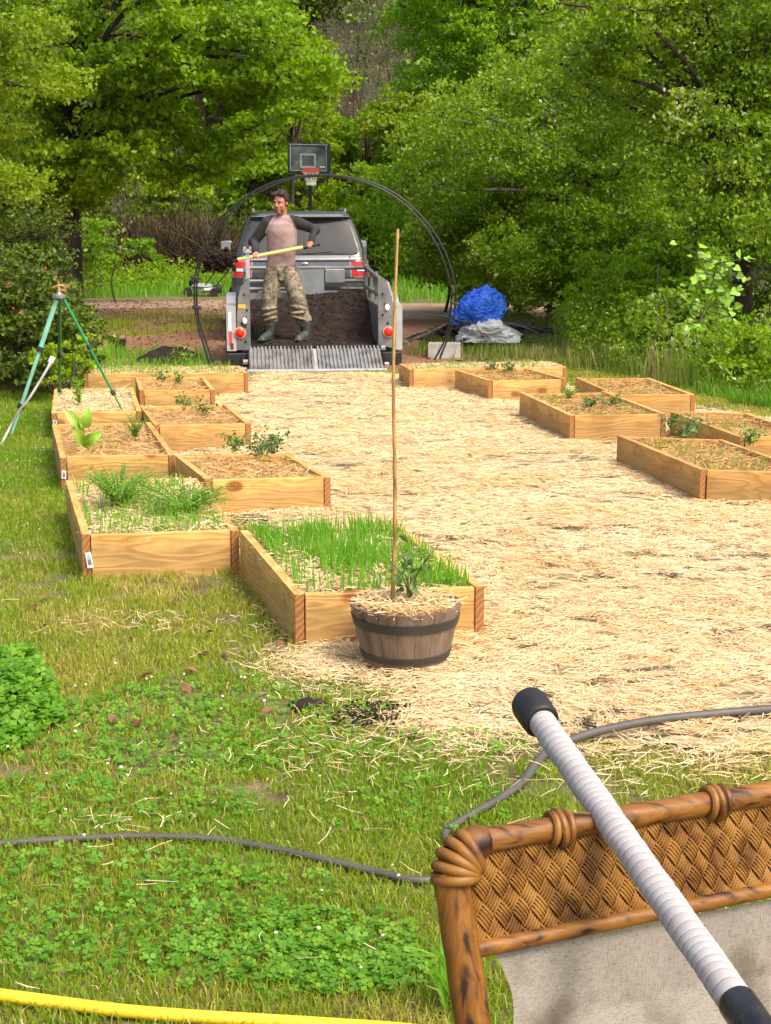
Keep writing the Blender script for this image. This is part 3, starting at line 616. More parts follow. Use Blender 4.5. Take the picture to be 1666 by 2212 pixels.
for k in range(60):
    t = k / 59; q = p0 + (p1 - p0) * t + np.array([.006 * math.sin(t * 7), 0, 0]); pts.append(q); rs.append((.0085 - .0035 * t) * (1.28 if k % 9 == 4 else 1.0))
st = MB().tube(pts, rs, 10).build('bamboo_stake', M['bamboo'], smooth=True); tag(st, 'tall thin bamboo stake standing in the half barrel', 'stake')
seedling('pepper_plant', V(886, 1305, bb[1] - .02), .23, .085, 7, 9, .036, 'leaf_blue', 'dark stemmed leafy seedling in the half barrel beside the stake', 'plant', stemr=.004)

# ================================================================ BACKYARD LAWN ODDS: hoses, soil clump
M['hosegrey'] = flat('grey_hose', (.085, .076, .067), .55); M['hosedark'] = flat('brown_grey_hose', (.10, .085, .07), .5); M['yellow'] = flat('yellow_hose_rubber', (.85, .56, .03), .38)
def hose(name, pts, r, mat, label, z=.03):
    K = len(pts) - 1; zf = lambda u: float(np.interp(u, [a for a, b in z], [b for a, b in z])) if isinstance(z, list) else z
    c = curve([G(x, y, zf(i / K)) for i, (x, y) in enumerate(pts)], 14)
    if isinstance(r, list): r = [float(np.interp(i / (len(c) - 1), [a for a, b in r], [b for a, b in r])) for i in range(len(c))]
    o = MB().tube(c, r, 10).build(name, M[mat], smooth=True); tag(o, label, 'hose'); return o
hose('garden_hose', [(-700, 1900), (-260, 1850), (-100, 1830), (0, 1822), (160, 1812), (300, 1807), (450, 1812), (560, 1828), (700, 1858), (830, 1888), (905, 1902), (962, 1890), (978, 1850), (962, 1800), (1010, 1765), (1080, 1725), (1130, 1688), (1158, 1650), (1185, 1622), (1235, 1598), (1300, 1578), (1400, 1558), (1500, 1546), (1600, 1537), (1700, 1530), (1900, 1520), (2300, 1525), (2800, 1560)], [(0, .0095), (.5, .0105), (.62, .014), (1, .0155)], 'hosegrey', 'grey garden hose looping over the lawn behind the chair and onto the straw', [(0, .017), (.45, .02), (.62, .026), (.75, .05), (1, .05)])
hose('garden_hose', [(-700, 2030), (-260, 2115), (-100, 2138), (0, 2150), (100, 2163), (250, 2182), (400, 2195), (550, 2204), (700, 2213), (900, 2228), (1100, 2260)], .0145, 'yellow', 'bright yellow hose across the bottom left corner', .02)
def clods(name, spots, label, cat, mat='soil'):
    m = MB()
    for c, rad_, k in spots:
        for _ in range(k):
            q = rng.normal(0, .4, 3) * rad_; r = rng.uniform(.12, .4) * min(rad_); p = np.array(c) + q; p[2] = max(p[2], r * .4)
            m.ell(p, (r, r * rng.uniform(.6, 1), r * rng.uniform(.5, .9)), rotv(rng.uniform(0, 3), 'Z') @ rotv(rng.uniform(0, 1), 'X'), n=6)
    if len(spots) == 1: m.ell(np.array(spots[0][0]) + [0, 0, spots[0][1][2] * .3], spots[0][1] * .95, n=14)
    o = m.build(name, M[mat]); o['label'] = label; o['category'] = cat; return o
clods('soil_clump', [(G(670, 1532), np.array([.07, .06, .03]), 160)], 'black crumbly soil clump on the lawn in front of the barrel', 'soil clump')
c1 = clods('soil_and_barrel_shade', [(G(790, 1545, .025), np.array([.15, .12, .02]), 260), (G(770, 1570), np.array([.03, .03, .012]), 20), (G(830, 1525, .025), np.array([.14, .06, .018]), 120), (G(640, 1442), np.array([.10, .03, .01]), 40), (G(968, 1428), np.array([.05, .05, .01]), 30), (G(1600, 1305, .03), np.array([.12, .14, .02]), 90), (G(1200, 1290), np.array([.08, .08, .005]), 20), (G(1290, 1315, .03), np.array([.07, .04, .02]), 50), (G(1480, 1560, .03), np.array([.2, .06, .018]), 60), (G(1250, 1560, .03), np.array([.15, .06, .018]), 50), (G(1650, 1190, .03), np.array([.10, .14, .02]), 90), (G(1385, 1350), np.array([.03, .03, .01]), 4)], 'black soil crumbs spilled among the straw, some standing in for shade at the barrel foot', 'soil'); c1['kind'] = 'stuff'  # crumbs at the barrel's right foot stand in for its cast shadow
MLEAF = [(412, 1497, 'curled brown leaf left of the soil clump, largest on the lawn'), (566, 1548, 'pale brown leaf just left of the soil clump'), (240, 1562, 'dark red brown leaf flat on the lawn at the left'), (612, 1400, 'tan leaf against the corner of the front bed'), (560 - 60, 1590, 'small brown leaf above the clover patch'), (1160 - 90, 0, '')]
for x, y, lb in MLEAF[:4]:
    m = MB(); c = G(x, y, .03); broad_leaf((0, 0, 0), (.045 * math.cos(x), .02, .02), .032, (0, -.4, 1), m, .3); o = m.build('fallen_leaf', nmat('fallen_leaf%d' % x, [(.15, .07, .035), (.27, .14, .075)], 20, .8), loc=tuple(c), smooth=True); tag(o, lb, 'leaf', 'fallen leaves on the lawn')
# blades of a coarse grass clump beside the chair
n = 26; p = G(985, 2180) + rng.normal(0, .03, (n, 3)) * [1, 1, 0]; v, f = blades(p, rng.uniform(.10, .22, n), rng.uniform(.008, .014, n), rng.uniform(.6, 1.3, n))
o = npmesh('coarse_grass_tuft', v, f, M['sprout'], tint=np.repeat(rng.uniform(.3, .7, n), 5)); tag(o, 'coarse light green grass tuft beside the chair post', 'grass tuft')

# ================================================================ GREEN TRIPOD SPRINKLER
M['tri_l'] = flat('sheen_tripod_paint', (.25, .60, .45), .3, .3); M['tri_g'] = flat('green_tripod_paint', (.012, .20, .055), .35, .3); M['blk'] = flat('black_plastic', (.02, .02, .02), .45); M['brass'] = flat('brass', (.70, .45, .18), .35, .8)  # left leg: same green, with the bright sheen put into its colour
M['metalgrey'] = flat('grey_metal', (.35, .35, .34), .4, .7)
AY = 11.3; ap = V(128, 640, AY); tr = empty('sprinkler_tripod', (ap[0], ap[1], 0), label='green metal tripod sprinkler with brass head at the left bed corner', cat='sprinkler')
L0 = np.array([ap[0], ap[1], 0])
def trileg(foot, top, mat, joints, r):
    t0, t1 = np.array(top) - L0, np.array(foot) - L0; at = lambda u: t0 + (t1 - t0) * u
    lg = MB(); u0 = 0
    for k, u in enumerate(joints + [1.0]): lg.tube([at(u0), at(u)], r * (1 - .24 * k), 8); u0 = u
    o = lg.build('leg', M[mat], tr, smooth=True)
    for u in joints: MB().tube([at(u - .018), at(u + .018)], r * 1.45, 8).build('clamp', M['blk'], o, smooth=True); 
    MB().tube([at(.985), at(1.02)], r * .9, 6).build('foot', M['blk'], o)
trileg(G(24, 942), V(122, 648, AY), 'tri_l', [.36, .78], .019)
trileg(G(268, 893, .19), V(138, 646, AY), 'tri_g', [.42, .82], .013)
trileg(V(128, 875, 12.6) * [1, 1, 0], V(129, 650, AY + .05), 'tri_g', [.45, .8], .015)
m = MB(); m.lathe([(.02, 0), (.055, .01), (.055, .03), (.025, .04), (.02, .05)], ap - L0 + [0, 0, -.02]); m.build('hub', M['metalgrey'], tr, smooth=True)
m = MB(); hb = ap - L0 + [0, 0, .03]; m.tube([hb, hb + [0, 0, .07]], [.013, .010], 8); m.tube([hb + [-.05, 0, .035], hb + [0, 0, .055], hb + [.045, 0, .05]], [.008, .011, .012], 8); m.box(hb + [.06, 0, .045], (.05, .008, .022), rotv(-.5, 'Y')); m.box(hb + [.03, 0, .02], (.06, .01, .018), rotv(.2, 'Y')); m.tube([hb + [-.005, 0, .06], hb + [0, 0, .1]], [.004, .003], 6); m.build('sprinkler_head', M['brass'], tr, smooth=True)
c = curve([V(112, 776, 11.1), V(100, 800, 11.0), V(62, 862, 10.9), V(40, 890, 10.9), V(18, 930, 10.9), V(-12, 985, 10.6), V(-60, 1040, 10)], 8)
o = MB().tube(c, .0095, 8).build('sprinkler_hose', flat('pale_grey_hose', (.42, .40, .38), .5), smooth=True); tag(o, 'pale grey hose hanging down beside the tripod leg', 'hose')
MB().tube([V(114, 772, 11.1), V(108, 784, 11.07)], .021, 8).build('coupling', flat('white_coupling', (.75, .74, .70), .4), o, smooth=True)

# ================================================================ BASKETBALL HOOP
HY = 41.0; hb = G(671, 604) * 1.0; hb = np.array([V(671, 500, HY)[0], HY, 0]); bk = empty('basketball_hoop', tuple(hb), label='portable basketball hoop with dark backboard behind the SUV', cat='basketball hoop')
M['bkblack'] = flat('board_edge_black', (.015, .018, .018), .4); M['bkglass'] = nmat('smoked_backboard', [(.03, .035, .036), (.06, .065, .067), (.10, .11, .115)], 1.8, .12, pos=[.42, .5, .58]); M['teal'] = flat('pale_teal_paint', (.18, .30, .32), .5); M['rimred'] = flat('orange_red_rim', (.55, .07, .03), .4); M['net'] = flat('white_net', (.68, .68, .60), .9)
loc_ = lambda x, y, dy=0: V(x, y, HY + dy) - hb
MB().box((0, 0, 1.45), (.10, .10, 2.9), bev=.01).build('pole', M['bkblack'], bk)
MB().box((0, .2, .14), (1.0, .8, .26), bev=.06).build('base', M['bkblack'], bk)
br_ = rotv(R(24), 'Z'); brr = br_ @ rotv(R(0), 'Y')
bc = Vector(loc_(665, 341, -.55)); BW, BHt = 1.15, .78
def bx(c, d, mi=0): return (tuple(bc + brr @ Vector(c)), d, brr, mi)
MB().box(*bx((0, 0.02, 0), (BW, .05, BHt))[:3], bev=.01).build('backboard', M['bkglass'], bk)
m = MB()
for c, d in (((0, -.01, BHt / 2 - .02), (BW, .05, .04)), ((0, -.01, -BHt / 2 + .02), (BW, .05, .04)), ((-BW / 2 + .02, -.01, 0), (.04, .05, BHt - .08)), ((BW / 2 - .02, -.01, 0), (.04, .05, BHt - .08))): m.box(*bx(c, d)[:3])
m.box(*bx((BW / 2 + .045, .02, -.02), (.09, .09, BHt + .03))[:3]); m.box(*bx((0, .02, -BHt / 2 - .03), (BW + .1, .09, .06))[:3]); m.build('board_frame', M['bkblack'], bk)
m = MB()
for c, d in (((0, -.04, BHt / 2 - .035), (BW, .012, .018)), ((0, -.04, -BHt / 2 + .05), (BW - .1, .012, .018)), ((-BW / 2 + .05, -.04, 0), (.02, .012, BHt - .1)), ((BW / 2 - .05, -.04, 0), (.02, .012, BHt - .1)),
             ((0, -.012, .09), (.46, .012, .05)), ((0, -.012, -.24), (.46, .012, .05)), ((-.205, -.012, -.075), (.05, .012, .28)), ((.205, -.012, -.075), (.05, .012, .28))): m.box(*bx(c, d)[:3])
m.build('target_lines', M['teal'], bk)
m = MB()
for k, (dx, wd_) in enumerate([(0, .02), (.026, .014), (.048, .022), (.075, .012), (.095, .02), (.12, .02)]): m.box(*bx((.36 + dx, -.018, -.235), (wd_, .008, .03 if k % 2 else .036))[:3])
m.build('white_lettering', flat('white_print', (.75, .75, .75), .5), bk)
rc = bc + brr @ Vector((-.05, -.36, -.34)); m = MB()
ring = [rc + Vector((.225 * math.cos(q), .225 * math.sin(q), 0)) for q in np.linspace(0, 2 * math.pi, 25)]; m.tube(ring, .012, 6)
m.box(tuple(bc + brr @ Vector((0, -.09, -.33))), (.2, .12, .10), brr)
m.prism([(-.25, -.10), (-.2, .02), (.2, .02), (.25, -.08), (.1, -.10)], -.01, .01); 
for i in range(len(m.v) - 10, len(m.v)): m.v[i] = tuple(Vector(m.v[i]) + rc + Vector((0, -.228, .03)))
m.build('rim', M['rimred'], bk, smooth=False)
m = MB(); prof = [(.222, 0), (.19, -.12), (.155, -.22), (.13, -.32), (.14, -.38)]
for k in range(12):
    for s in (1, -1):
        m.tube([rc + Vector((r * math.cos(k * math.pi / 6 + s * i * .26), r * math.sin(k * math.pi / 6 + s * i * .26), z)) for i, (r, z) in enumerate(prof)], .009, 5)
m.lathe([(.150, -.25), (.132, -.32), (.145, -.40), (.143, -.40), (.13, -.32)], rc, 18)
m.build('net', M['net'], bk)

# ================================================================ TRAILER
M['galv'] = nmat('weathered_grey_steel', [(.10, .10, .095), (.19, .19, .185), (.27, .27, .26)], 4, .55, .25, 60, metal=.4, dist=.004, detail=8)
M['fender'] = nmat('pale_grey_fender', [(.36, .37, .37), (.48, .49, .49)], 3, .4, metal=.2)
M['lamp_red'] = flat('red_lens', (.62, .02, .012), .2); M['amber'] = flat('amber_decal', (.80, .42, .03), .4); M['white'] = flat('white_paint', (.78, .78, .76), .45); M['redtape'] = flat('red_reflective_tape', (.60, .06, .05), .4)
M['rubber'] = nmat('tyre_rubber', [(.012, .012, .012), (.03, .03, .028)], 20, .85, .4, 80)
TY = 16.75; YAW = R(5.5); TX = -.83
tl = empty('utility_trailer', (TX, TY, 0), YAW, 'grey steel utility trailer full of dark soil with its rear ramp down', 'trailer')
def T(x, y, z): return (x, y, z)
# floor and walls
m = MB(); m.box((0, 1.3, .17), (1.52, 2.6, .06)); m.box((0, .04, .10), (1.9, .10, .12), bev=.01); m.box((-.40, 2.9, .2), (.08, 1.2, .08), rotv(R(-18), 'Z')); m.box((.40, 2.9, .2), (.08, 1.2, .08), rotv(R(18), 'Z')); m.build('chassis', M['galv'], tl)
for s in (-1, 1):
    m = MB(); m.box((s * .775, 1.3, .44), (.03, 2.6, .50)); 
    for k in range(6): m.box((s * .80, .25 + k * .44, .44), (.022, .05, .5))
    m.build('side_wall', M['galv'], tl)
    m = MB()
    if s < 0: m.prism([(-.735, .20), (-.735, 1.02), (-.765, 1.02), (-.80, .96), (-.835, .93), (-.87, .79), (-.885, .62), (-.90, .20)], -.02, .03)
    else: m.prism([(.75, .25), (.955, .20), (.955, .62), (.86, .93), (.80, 1.02), (.745, 1.02)], -.02, .03)
    m.build('corner_plate', M['galv'], tl)
    m = MB(); P = [(-.02, .20), (-.02, .70), (.35, .72), (.55, .80), (1.25, .80), (1.55, .66), (1.6, .45)]
    vs = []; x0, x1 = (-1.01, -.90) if s < 0 else (.955, 1.03)
    for y, z in P: vs += [(x0, y, z), (x1, y, z)]
    fs = [(i * 2, i * 2 + 1, i * 2 + 3, i * 2 + 2) for i in range(len(P) - 1)]
    nb_ = len(vs); 
    for y, z in P[1:]: vs += [(x0, y, .42)]
    fs += [(2 + i * 2, 4 + i * 2, nb_ + i + 1, nb_ + i) for i in range(len(P) - 2)]
    vs += [(x0, -.022, .19), (x1, -.022, .19), (x1, -.022, .705), (x0, -.022, .705)]; q = len(vs) - 4; fs += [(q, q + 1, q + 2, q + 3), (q, q + 3, 2, nb_)]
    m.add(vs, fs); m.build('fender', M['fender'], tl)
    for yy in (.75,):
        tw = empty('wheel', (s * .93, yy, .31)); tw.parent = tl
        rr = rotv(R(90), 'Y'); MB().lathe([(.18, -.09), (.29, -.10), (.31, -.06), (.315, 0), (.31, .06), (.29, .10), (.18, .09)], n=28, rot=rr).build('tyre', M['rubber'], tw, smooth=True)
        MB().lathe([(.05, -.08), (.17, -.06), (.18, -.085), (.18, .085), (.17, .06), (.05, .08)], n=20, rot=rr).build('rim', M['white'], tw, smooth=True)
    m = MB(); m.box((s * .90, .04, .09), (.25, .14, .15), bev=.012); m.box((s * .83, -.035, .11), (.05, .02, .05)); m.box((s * .95, -.035, .11), (.05, .02, .05)); m.build('bumper_block', M['blk'], tl)
    # round tail lamp
    lx = -.855 if s < 0 else .868
    o = MB().lathe([(.055, 0), (.067, .006), (.067, .018), (.05, .02)], (lx, -.022, .40), 24, rot=rotv(R(90), 'X')).build('lamp_ring', flat('lamp_bezel', (.55, .30, .18), .4), tl, smooth=True)
    o = MB().lathe([(.052, 0), (.054, .02), (.04, .032), (.01, .036)], (lx, -.026, .40), 24, rot=rotv(R(90), 'X')).build('tail_lamp', M['lamp_red'], tl, smooth=True)
    # rails up to the front
    m = MB(); xr = s * .79; m.tube([(xr, .02, .985), (xr, 2.16, 1.07)], .022, 8); m.tube([(xr, .02, .80), (xr, 2.16, .83)], .022, 8)
    for yy in (.7, 1.4, 2.18): m.box((xr, yy, .86), (.04, .04, .42 if yy < 2 else .46))
    m.build('side_rail', M['galv'], tl)
    for bx_, bz in ([(-.80, .84), (-.77, .66), (-.79, .30)] if s < 0 else [(.80, .84), (.83, .72), (.80, .60), (.86, .50)]): MB().lathe([(.014, 0), (.014, .012), (.004, .016)], (bx_, -.02, bz), 8, rot=rotv(R(90), 'X')).build('bolt', M['blk'], tl)
# latch post on the left, mesh decals
m = MB(); m.box((-.752, .01, 1.14), (.045, .04, .34)); m.box((-.752, -.005, 1.33), (.085, .05, .04)); m.box((-.785, -.005, 1.35), (.03, .05, .05)); m.box((-.72, -.005, 1.355), (.02, .05, .05)); m.build('latch_post', M['fender'], tl)
m = MB(); m.tube([(.735, 1.9, 1.34), (.755, 1.9, 1.10), (.80, 1.2, 1.02), (.86, .05, .95), (.90, .02, .80)], .028, 8); m.build('latch_arm', M['galv'], tl, smooth=True)
MB().box((-.83, -.0225, .70), (.085, .004, .045), bev=.0015).build('amber_sticker', M['amber'], tl)
MB().prism([(-.855, .50), (-.79, .59), (-.775, .59), (-.775, .47), (-.80, .445)], -.0245, -.0215).build('opening', M['blk'], tl)
MB().ell((-.80, -.035, .535), (.028, .02, .04)).build('latch_knob', M['white'], tl, smooth=True)
m = MB(); m.ell((.85, -.03, .68), (.030, .02, .042)); m.build('latch_knob', M['white'], tl, smooth=True)
for x_, z0, z1, mt in ((-.97, .42, .64, 'white'), (-.965, .26, .42, 'redtape')): MB().box((x_, -.0255, (z0 + z1) / 2), (.035, .004, z1 - z0)).build('reflector_strip', M[mt], tl)
m = MB(); m.box((-.95, -.0255, .21 + .035), (.035, .004, .07)); m.build('reflector_strip', flat('dark_red_reflector', (.16, .03, .02), .4), tl)
# front rails and toolbox
m = MB(); m.tube([(-.78, 2.2, 1.07), (.78, 2.2, 1.07)], .026, 8); m.tube([(-.78, 2.2, .90), (.78, 2.2, .90)], .024, 8); m.tube([(-.78, 2.2, .80), (.78, 2.2, .80)], .024, 8); m.box((0, 2.2, .5), (1.52, .03, .5)); m.build('front_rail', M['galv'], tl)
m = MB(); m.box((.05, 2.06, .84), (.36, .20, .46), bev=.012); m.box((.05, 2.06, 1.078), (.38, .22, .014)); m.box((.37, 2.08, .97), (.26, .16, .18), bev=.01); m.build('toolbox', nmat('dull_zinc', [(.22, .24, .25), (.33, .35, .36)], 5, .5, metal=.5), tl)
# soil heap
def soilz(X, Y):
    s = np.clip((Y - .55) / 1.35, 0, 1); s = s * s * (3 - 2 * s); e = np.clip((X + .6) / 1.1, 0, 1); return .215 + .045 * np.clip(Y / .3, 0, 1) + s * (.40 + .12 * e) * (1 - .25 * np.clip((Y - 1.9) / .3, 0, 1)) + .07 * (fbm(X * 4, Y * 4, 77, 5) - .5) + .015 * noise2(X * 30, Y * 30, 2)
grid('soil_load', -.755, .755, -.08, 2.17, 100, 150, soilz, M['soil'], kind=None, parent=tl)
m = MB()
for _ in range(380):
    x, y = rng.uniform(-.74, .74), rng.uniform(-.05, 2.1); r = rng.uniform(.006, .022); m.ell((x, y, float(soilz(np.array(x), np.array(y))) + r * .3), (r, r, r * .7), n=5)
o = m.build('soil_clods', M['soil'], tl); o['kind'] = 'stuff'
# ramp (two ribbed halves + lip)
RA = math.atan2(.235, .66); 
rp = empty('ramp', (0, -.04, .235), 0); rp.parent = tl; rp.rotation_euler = (RA, 0, 0)
M['rampm'] = nmat('ramp_steel', [(.13, .11, .09), (.27, .265, .255), (.34, .34, .33)], 6, .55, .2, 70, metal=.4, detail=8)
for s in (-1, 1):
    m = MB(); cx = s * .387; m.box((cx, -.34, -.012), (.74, .66, .010))
    for k in range(17): m.box((cx - .35 + k * .0437, -.33, .004), (.018, .64, .022))
    m.build('ramp_half', M['rampm'], rp)
m = MB(); m.box((0, -.685, .004), (1.57, .045, .055), bev=.006); m.box((0, -.34, -.02), (.05, .66, .02)); m.box((-.80, -.40, 0), (.05, .06, .03)); m.box((.80, -.50, 0), (.05, .06, .03)); m.box((-.82, -.62, 0), (.06, .04, .05)); m.box((.80, -.05, 0), (.05, .06, .03)); m.build('ramp_lip', M['fender'], rp)

# ================================================================ SUV
M['paint'] = nmat('grey_car_paint', [(.10, .105, .105), (.125, .13, .13)], 3, .22, metal=.7, spec=.6); M['paint'].node_tree.nodes['Principled BSDF'].inputs['Coat Weight'].default_value = .6
M['glass'] = nmat('tinted_glass', [(.014, .016, .018), (.035, .038, .042)], 1.5, .15, spec=.4); M['silver'] = flat('silver_trim', (.45, .45, .46), .3, .6)
SX, SY = -1.155, 20.0
sv = empty('parked_suv', (SX, SY, 0), R(5.5), 'dark grey SUV hitched to the trailer, seen from behind', 'car')
LV = [  # z, half width, rear y, front y, corner radius
 (.26, .86, .14, 4.55, .12), (.34, .93, .04, 4.70, .16), (.50, .962, .00, 4.76, .18), (.62, .967, -.01, 4.78, .18), (.66, .965, .03, 4.77, .18), (.95, .962, .035, 4.74, .18), (1.10, .945, .05, 4.55, .18), (1.16, .93, .07, 4.2, .16), (1.20, .905, .10, 3.45, .15),
 (1.35, .865, .17, 3.15, .14), (1.55, .80, .27, 2.75, .14), (1.68, .75, .33, 2.5, .14), (1.735, .715, .30, 2.38, .14), (1.775, .67, .33, 2.25, .14), (1.80, .58, .45, 2.1, .12), (1.81, .3, .7, 1.8, .1)]
def lvl(z):
    zs = [l[0] for l in LV]; return [np.interp(z, zs, [l[k] for l in LV]) for k in range(1, 5)]
def ringpts(z, off=0.0, n=8):
    w_, y0, y1, r = lvl(z); w_ += off; y0 -= off; y1 += off; P = []
    for cx, cy, a0 in ((w_ - r, y0 + r, -90), (w_ - r * 2.4, y1 - r * 2.4, 0), (-w_ + r * 2.4, y1 - r * 2.4, 90), (-w_ + r, y0 + r, 180)):
        q = r if cy < 1.5 else r * 2.4
        for k in range(n): a = R(a0 + 90 * k / (n - 1)); P.append((cx + q * math.cos(a), cy + q * math.sin(a), z))
    return P
m = MB(); zs = []
for a, b in zip(LV[:-1], LV[1:]): zs += [a[0], (a[0] + b[0]) / 2]
zs.append(LV[-1][0]); vs = []; 
for z in zs: vs += ringpts(z)
N = 32; fs = [(i * N + j, i * N + (j + 1) % N, (i + 1) * N + (j + 1) % N, (i + 1) * N + j) for i in range(len(zs) - 1) for j in range(N)] + [tuple(range(N))[::-1], tuple((len(zs) - 1) * N + j for j in range(N))]
m.add(vs, fs); m.build('body', M['paint'], sv, smooth=True)
def rear_patch(name, z0, z1, f0, f1, mat, off=.006, nx=12, nz=6, thick=.0):
    """skin patch on the rear face; f = fraction of half width"""
    vs = []
    for i in range(nz + 1):
        z = z0 + (z1 - z0) * i / nz; w_, y0, y1, r = lvl(z)
        for j in range(nx + 1):
            x = w_ * (f0 + (f1 - f0) * j / nx); e = max(0, abs(x) - (w_ - r)); y = y0 + r - math.sqrt(max(0, r * r - e * e)); vs.append((x * (1 + off * .3), y - off, z))
    fs = [(i * (nx + 1) + j, i * (nx + 1) + j + 1, (i + 1) * (nx + 1) + j + 1, (i + 1) * (nx + 1) + j) for i in range(nz) for j in range(nx)]
    return MB().add(vs, fs).build(name, M[mat], sv, smooth=True)
rear_patch('rear_window', 1.235, 1.665, -.88, .88, 'glass', .022)
rear_patch('window_surround', 1.215, 1.69, -.95, .95, 'blk', .014)
rear_patch('spoiler', 1.69, 1.72, -.93, .93, 'blk', .05)
m = MB(); vs = []
for j in range(17):
    x = -.68 + 1.36 * j / 16; yy = .20 + .10 * (abs(x) / .68) ** 3; vs += [(x, yy, 1.725), (x, yy + .2, 1.765), (x, yy + .1, 1.70)]
m.add(vs, [(j * 3 + a, j * 3 + b, j * 3 + 3 + b, j * 3 + 3 + a) for j in range(16) for a, b in ((0, 1), (1, 2), (2, 0))]); m.build('roof_spoiler', M['silver'], sv, smooth=True)
for s in (-1, 1):
    rear_patch('tail_light', .92, 1.12, s * .72, s * .97, 'lamp_red', .012, 8, 5)
    rear_patch('tail_light_lens', .99, 1.03, s * .80, s * .93, 'white', .020, 6, 3)
    rear_patch('light_surround', .905, 1.135, s * .705, s * .99, 'silver', .008, 8, 5)
    # side windows, roof rail, mirror, wheels
    vs = []; yy0, yy1 = .55, 2.75
    for z in (1.24, 1.35, 1.5, 1.65):
        for k in range(9):
            w_, y0, y1, r = lvl(z); y = y0 + .35 + (min(y1 - .45, 3) - y0 - .35) * k / 8; vs.append((s * (w_ + .005), y, z))
    MB().add(vs, [(i * 9 + j, i * 9 + j + 1, (i + 1) * 9 + j + 1, (i + 1) * 9 + j) for i in range(3) for j in range(8)]).build('side_window', M['glass'], sv, smooth=True)
    m = MB(); m.tube([(s * .64, .55, 1.785), (s * .645, .6, 1.83), (s * .645, 2.0, 1.83), (s * .64, 2.1, 1.79)], .016, 8); m.build('roof_rail', M['silver'], sv, smooth=True)
    mr = MB().box((s * 1.06, 3.0, 1.27), (.20, .12, .22), bev=.045).build('mirror', M['paint'], sv, smooth=True)
    MB().box((s * 1.065, 2.937, 1.27), (.15, .008, .175), bev=.0035).build('mirror_glass', nmat('mirror_glass', [(.50, .52, .54), (.62, .64, .66)], 2, .1, metal=.4), mr)
    MB().box((s * .95, 3.02, 1.21), (.12, .06, .04)).build('mirror_arm', M['blk'], mr)
    for wy in (.88, 3.76):
        wh = empty('wheel', (s * .87, wy, .375)); wh.parent = sv; rr = rotv(R(90), 'Y')
        MB().lathe([(.24, -.12), (.35, -.13), (.37, -.1), (.377, 0), (.37, .1), (.35, .13), (.24, .12)], n=32, rot=rr).build('tyre', M['rubber'], wh, smooth=True)
        MB().lathe([(.05, -.1), (.2, -.08), (.235, -.115), (.235, .115), (.2, .08), (.05, .1)], n=24, rot=rr).build('rim', M['silver'], wh, smooth=True)
MB().box((0, .015, .56), (1.60, .05, .035), bev=.008).build('bumper_strip', M['silver'], sv)
MB().box((0, .005, .72), (1.2, .03, .05), bev=.008).build('tailgate_trim', M['silver'], sv)
MB().box((0, .045, 1.145), (1.5, .04, .03), bev=.008).build('tailgate_handle', M['silver'], sv)
MB().ell((.05, .03, 1.09), (.05, .01, .024)).build('badge', M['silver'], sv, smooth=True)
m = MB(); m.tube([(.02, .10, 1.23), (.42, .095, 1.255)], [.012, .006], 6); m.build('wiper', M['blk'], sv)
rear_patch('tailgate_gap', .895, .905, -.74, .74, 'blk', .006); rear_patch('bumper_gap', .655, .668, -.98, .98, 'blk', .010)
for s in (-1, 1): rear_patch('panel_gap', .90, 1.20, s * .725, s * .738, 'blk', .010, 2, 5)
MB().box((0, .02, .40), (.52, .01, .11), bev=.003).build('number_plate', M['white'], sv)

# ================================================================ PERSON WITH SHOVEL
PY = 17.15
def Mn(x, y, dy=0): return V(x, y, PY + dy)
M['skin'] = nmat('skin', [(.42, .17, .11), (.50, .22, .15)], 20, .55); M['shirt'] = nmat('faded_rose_shirt', [(.22, .14, .13), (.31, .21, .20), (.36, .26, .25)], 6, .9, .5, 14, dist=.02); M['sleeve'] = nmat('charcoal_sleeve', [(.020, .018, .018), (.045, .042, .042)], 8, .9, .5, 14, dist=.02)
M['hair'] = nmat('dark_brown_hair', [(.02, .012, .009), (.05, .03, .022)], 40, .7, 1, 60, dist=.01); M['boot'] = nmat('rubber_boot', [(.035, .045, .042), (.07, .085, .08)], 8, .5)
def camo():
    m, nt, p = newmat('camouflage_cloth'); co = texco(nt, (1, 1, 1)); prev = None
    base = ramp(nt, [(.12, .09, .055), (.21, .17, .115), (.28, .235, .17)], [.35, .5, .65]); n0 = nt.nodes.new('ShaderNodeTexNoise'); n0.inputs['Scale'].default_value = 14; n0.inputs['Detail'].default_value = 3; nt.links.new(co, n0.inputs[0]); nt.links.new(n0.outputs[0], base.inputs[0]); prev = base.outputs[0]
    for sc, th, c in ((22, .58, (.07, .05, .03)), (30, .60, (.34, .30, .24)), (17, .62, (.11, .11, .06))):
        n1 = nt.nodes.new('ShaderNodeTexNoise'); n1.inputs['Scale'].default_value = sc; n1.inputs['Detail'].default_value = 2; n1.inputs['Distortion'].default_value = 1; nt.links.new(co, n1.inputs[0])
        r = ramp(nt, [(0, 0, 0), (1, 1, 1)], [th, th + .03]); nt.links.new(n1.outputs[0], r.inputs[0]); mx = nt.nodes.new('ShaderNodeMix'); mx.data_type = 'RGBA'; nt.links.new(r.outputs[0], mx.inputs[0]); nt.links.new(prev, mx.inputs[6]); mx.inputs[7].default_value = (*c, 1); prev = mx.outputs[2]
    nt.links.new(prev, p.inputs['Base Color']); p.inputs['Roughness'].default_value = .9
    b = nt.nodes.new('ShaderNodeBump'); b.inputs['Distance'].default_value = .03; b.inputs['Strength'].default_value = .6; n3 = nt.nodes.new('ShaderNodeTexNoise'); n3.inputs['Scale'].default_value = 9; nt.links.new(co, n3.inputs[0]); nt.links.new(n3.outputs[0], b.inputs['Height']); nt.links.new(b.outputs[0], p.inputs['Normal'])
    return m
M['camo'] = camo()
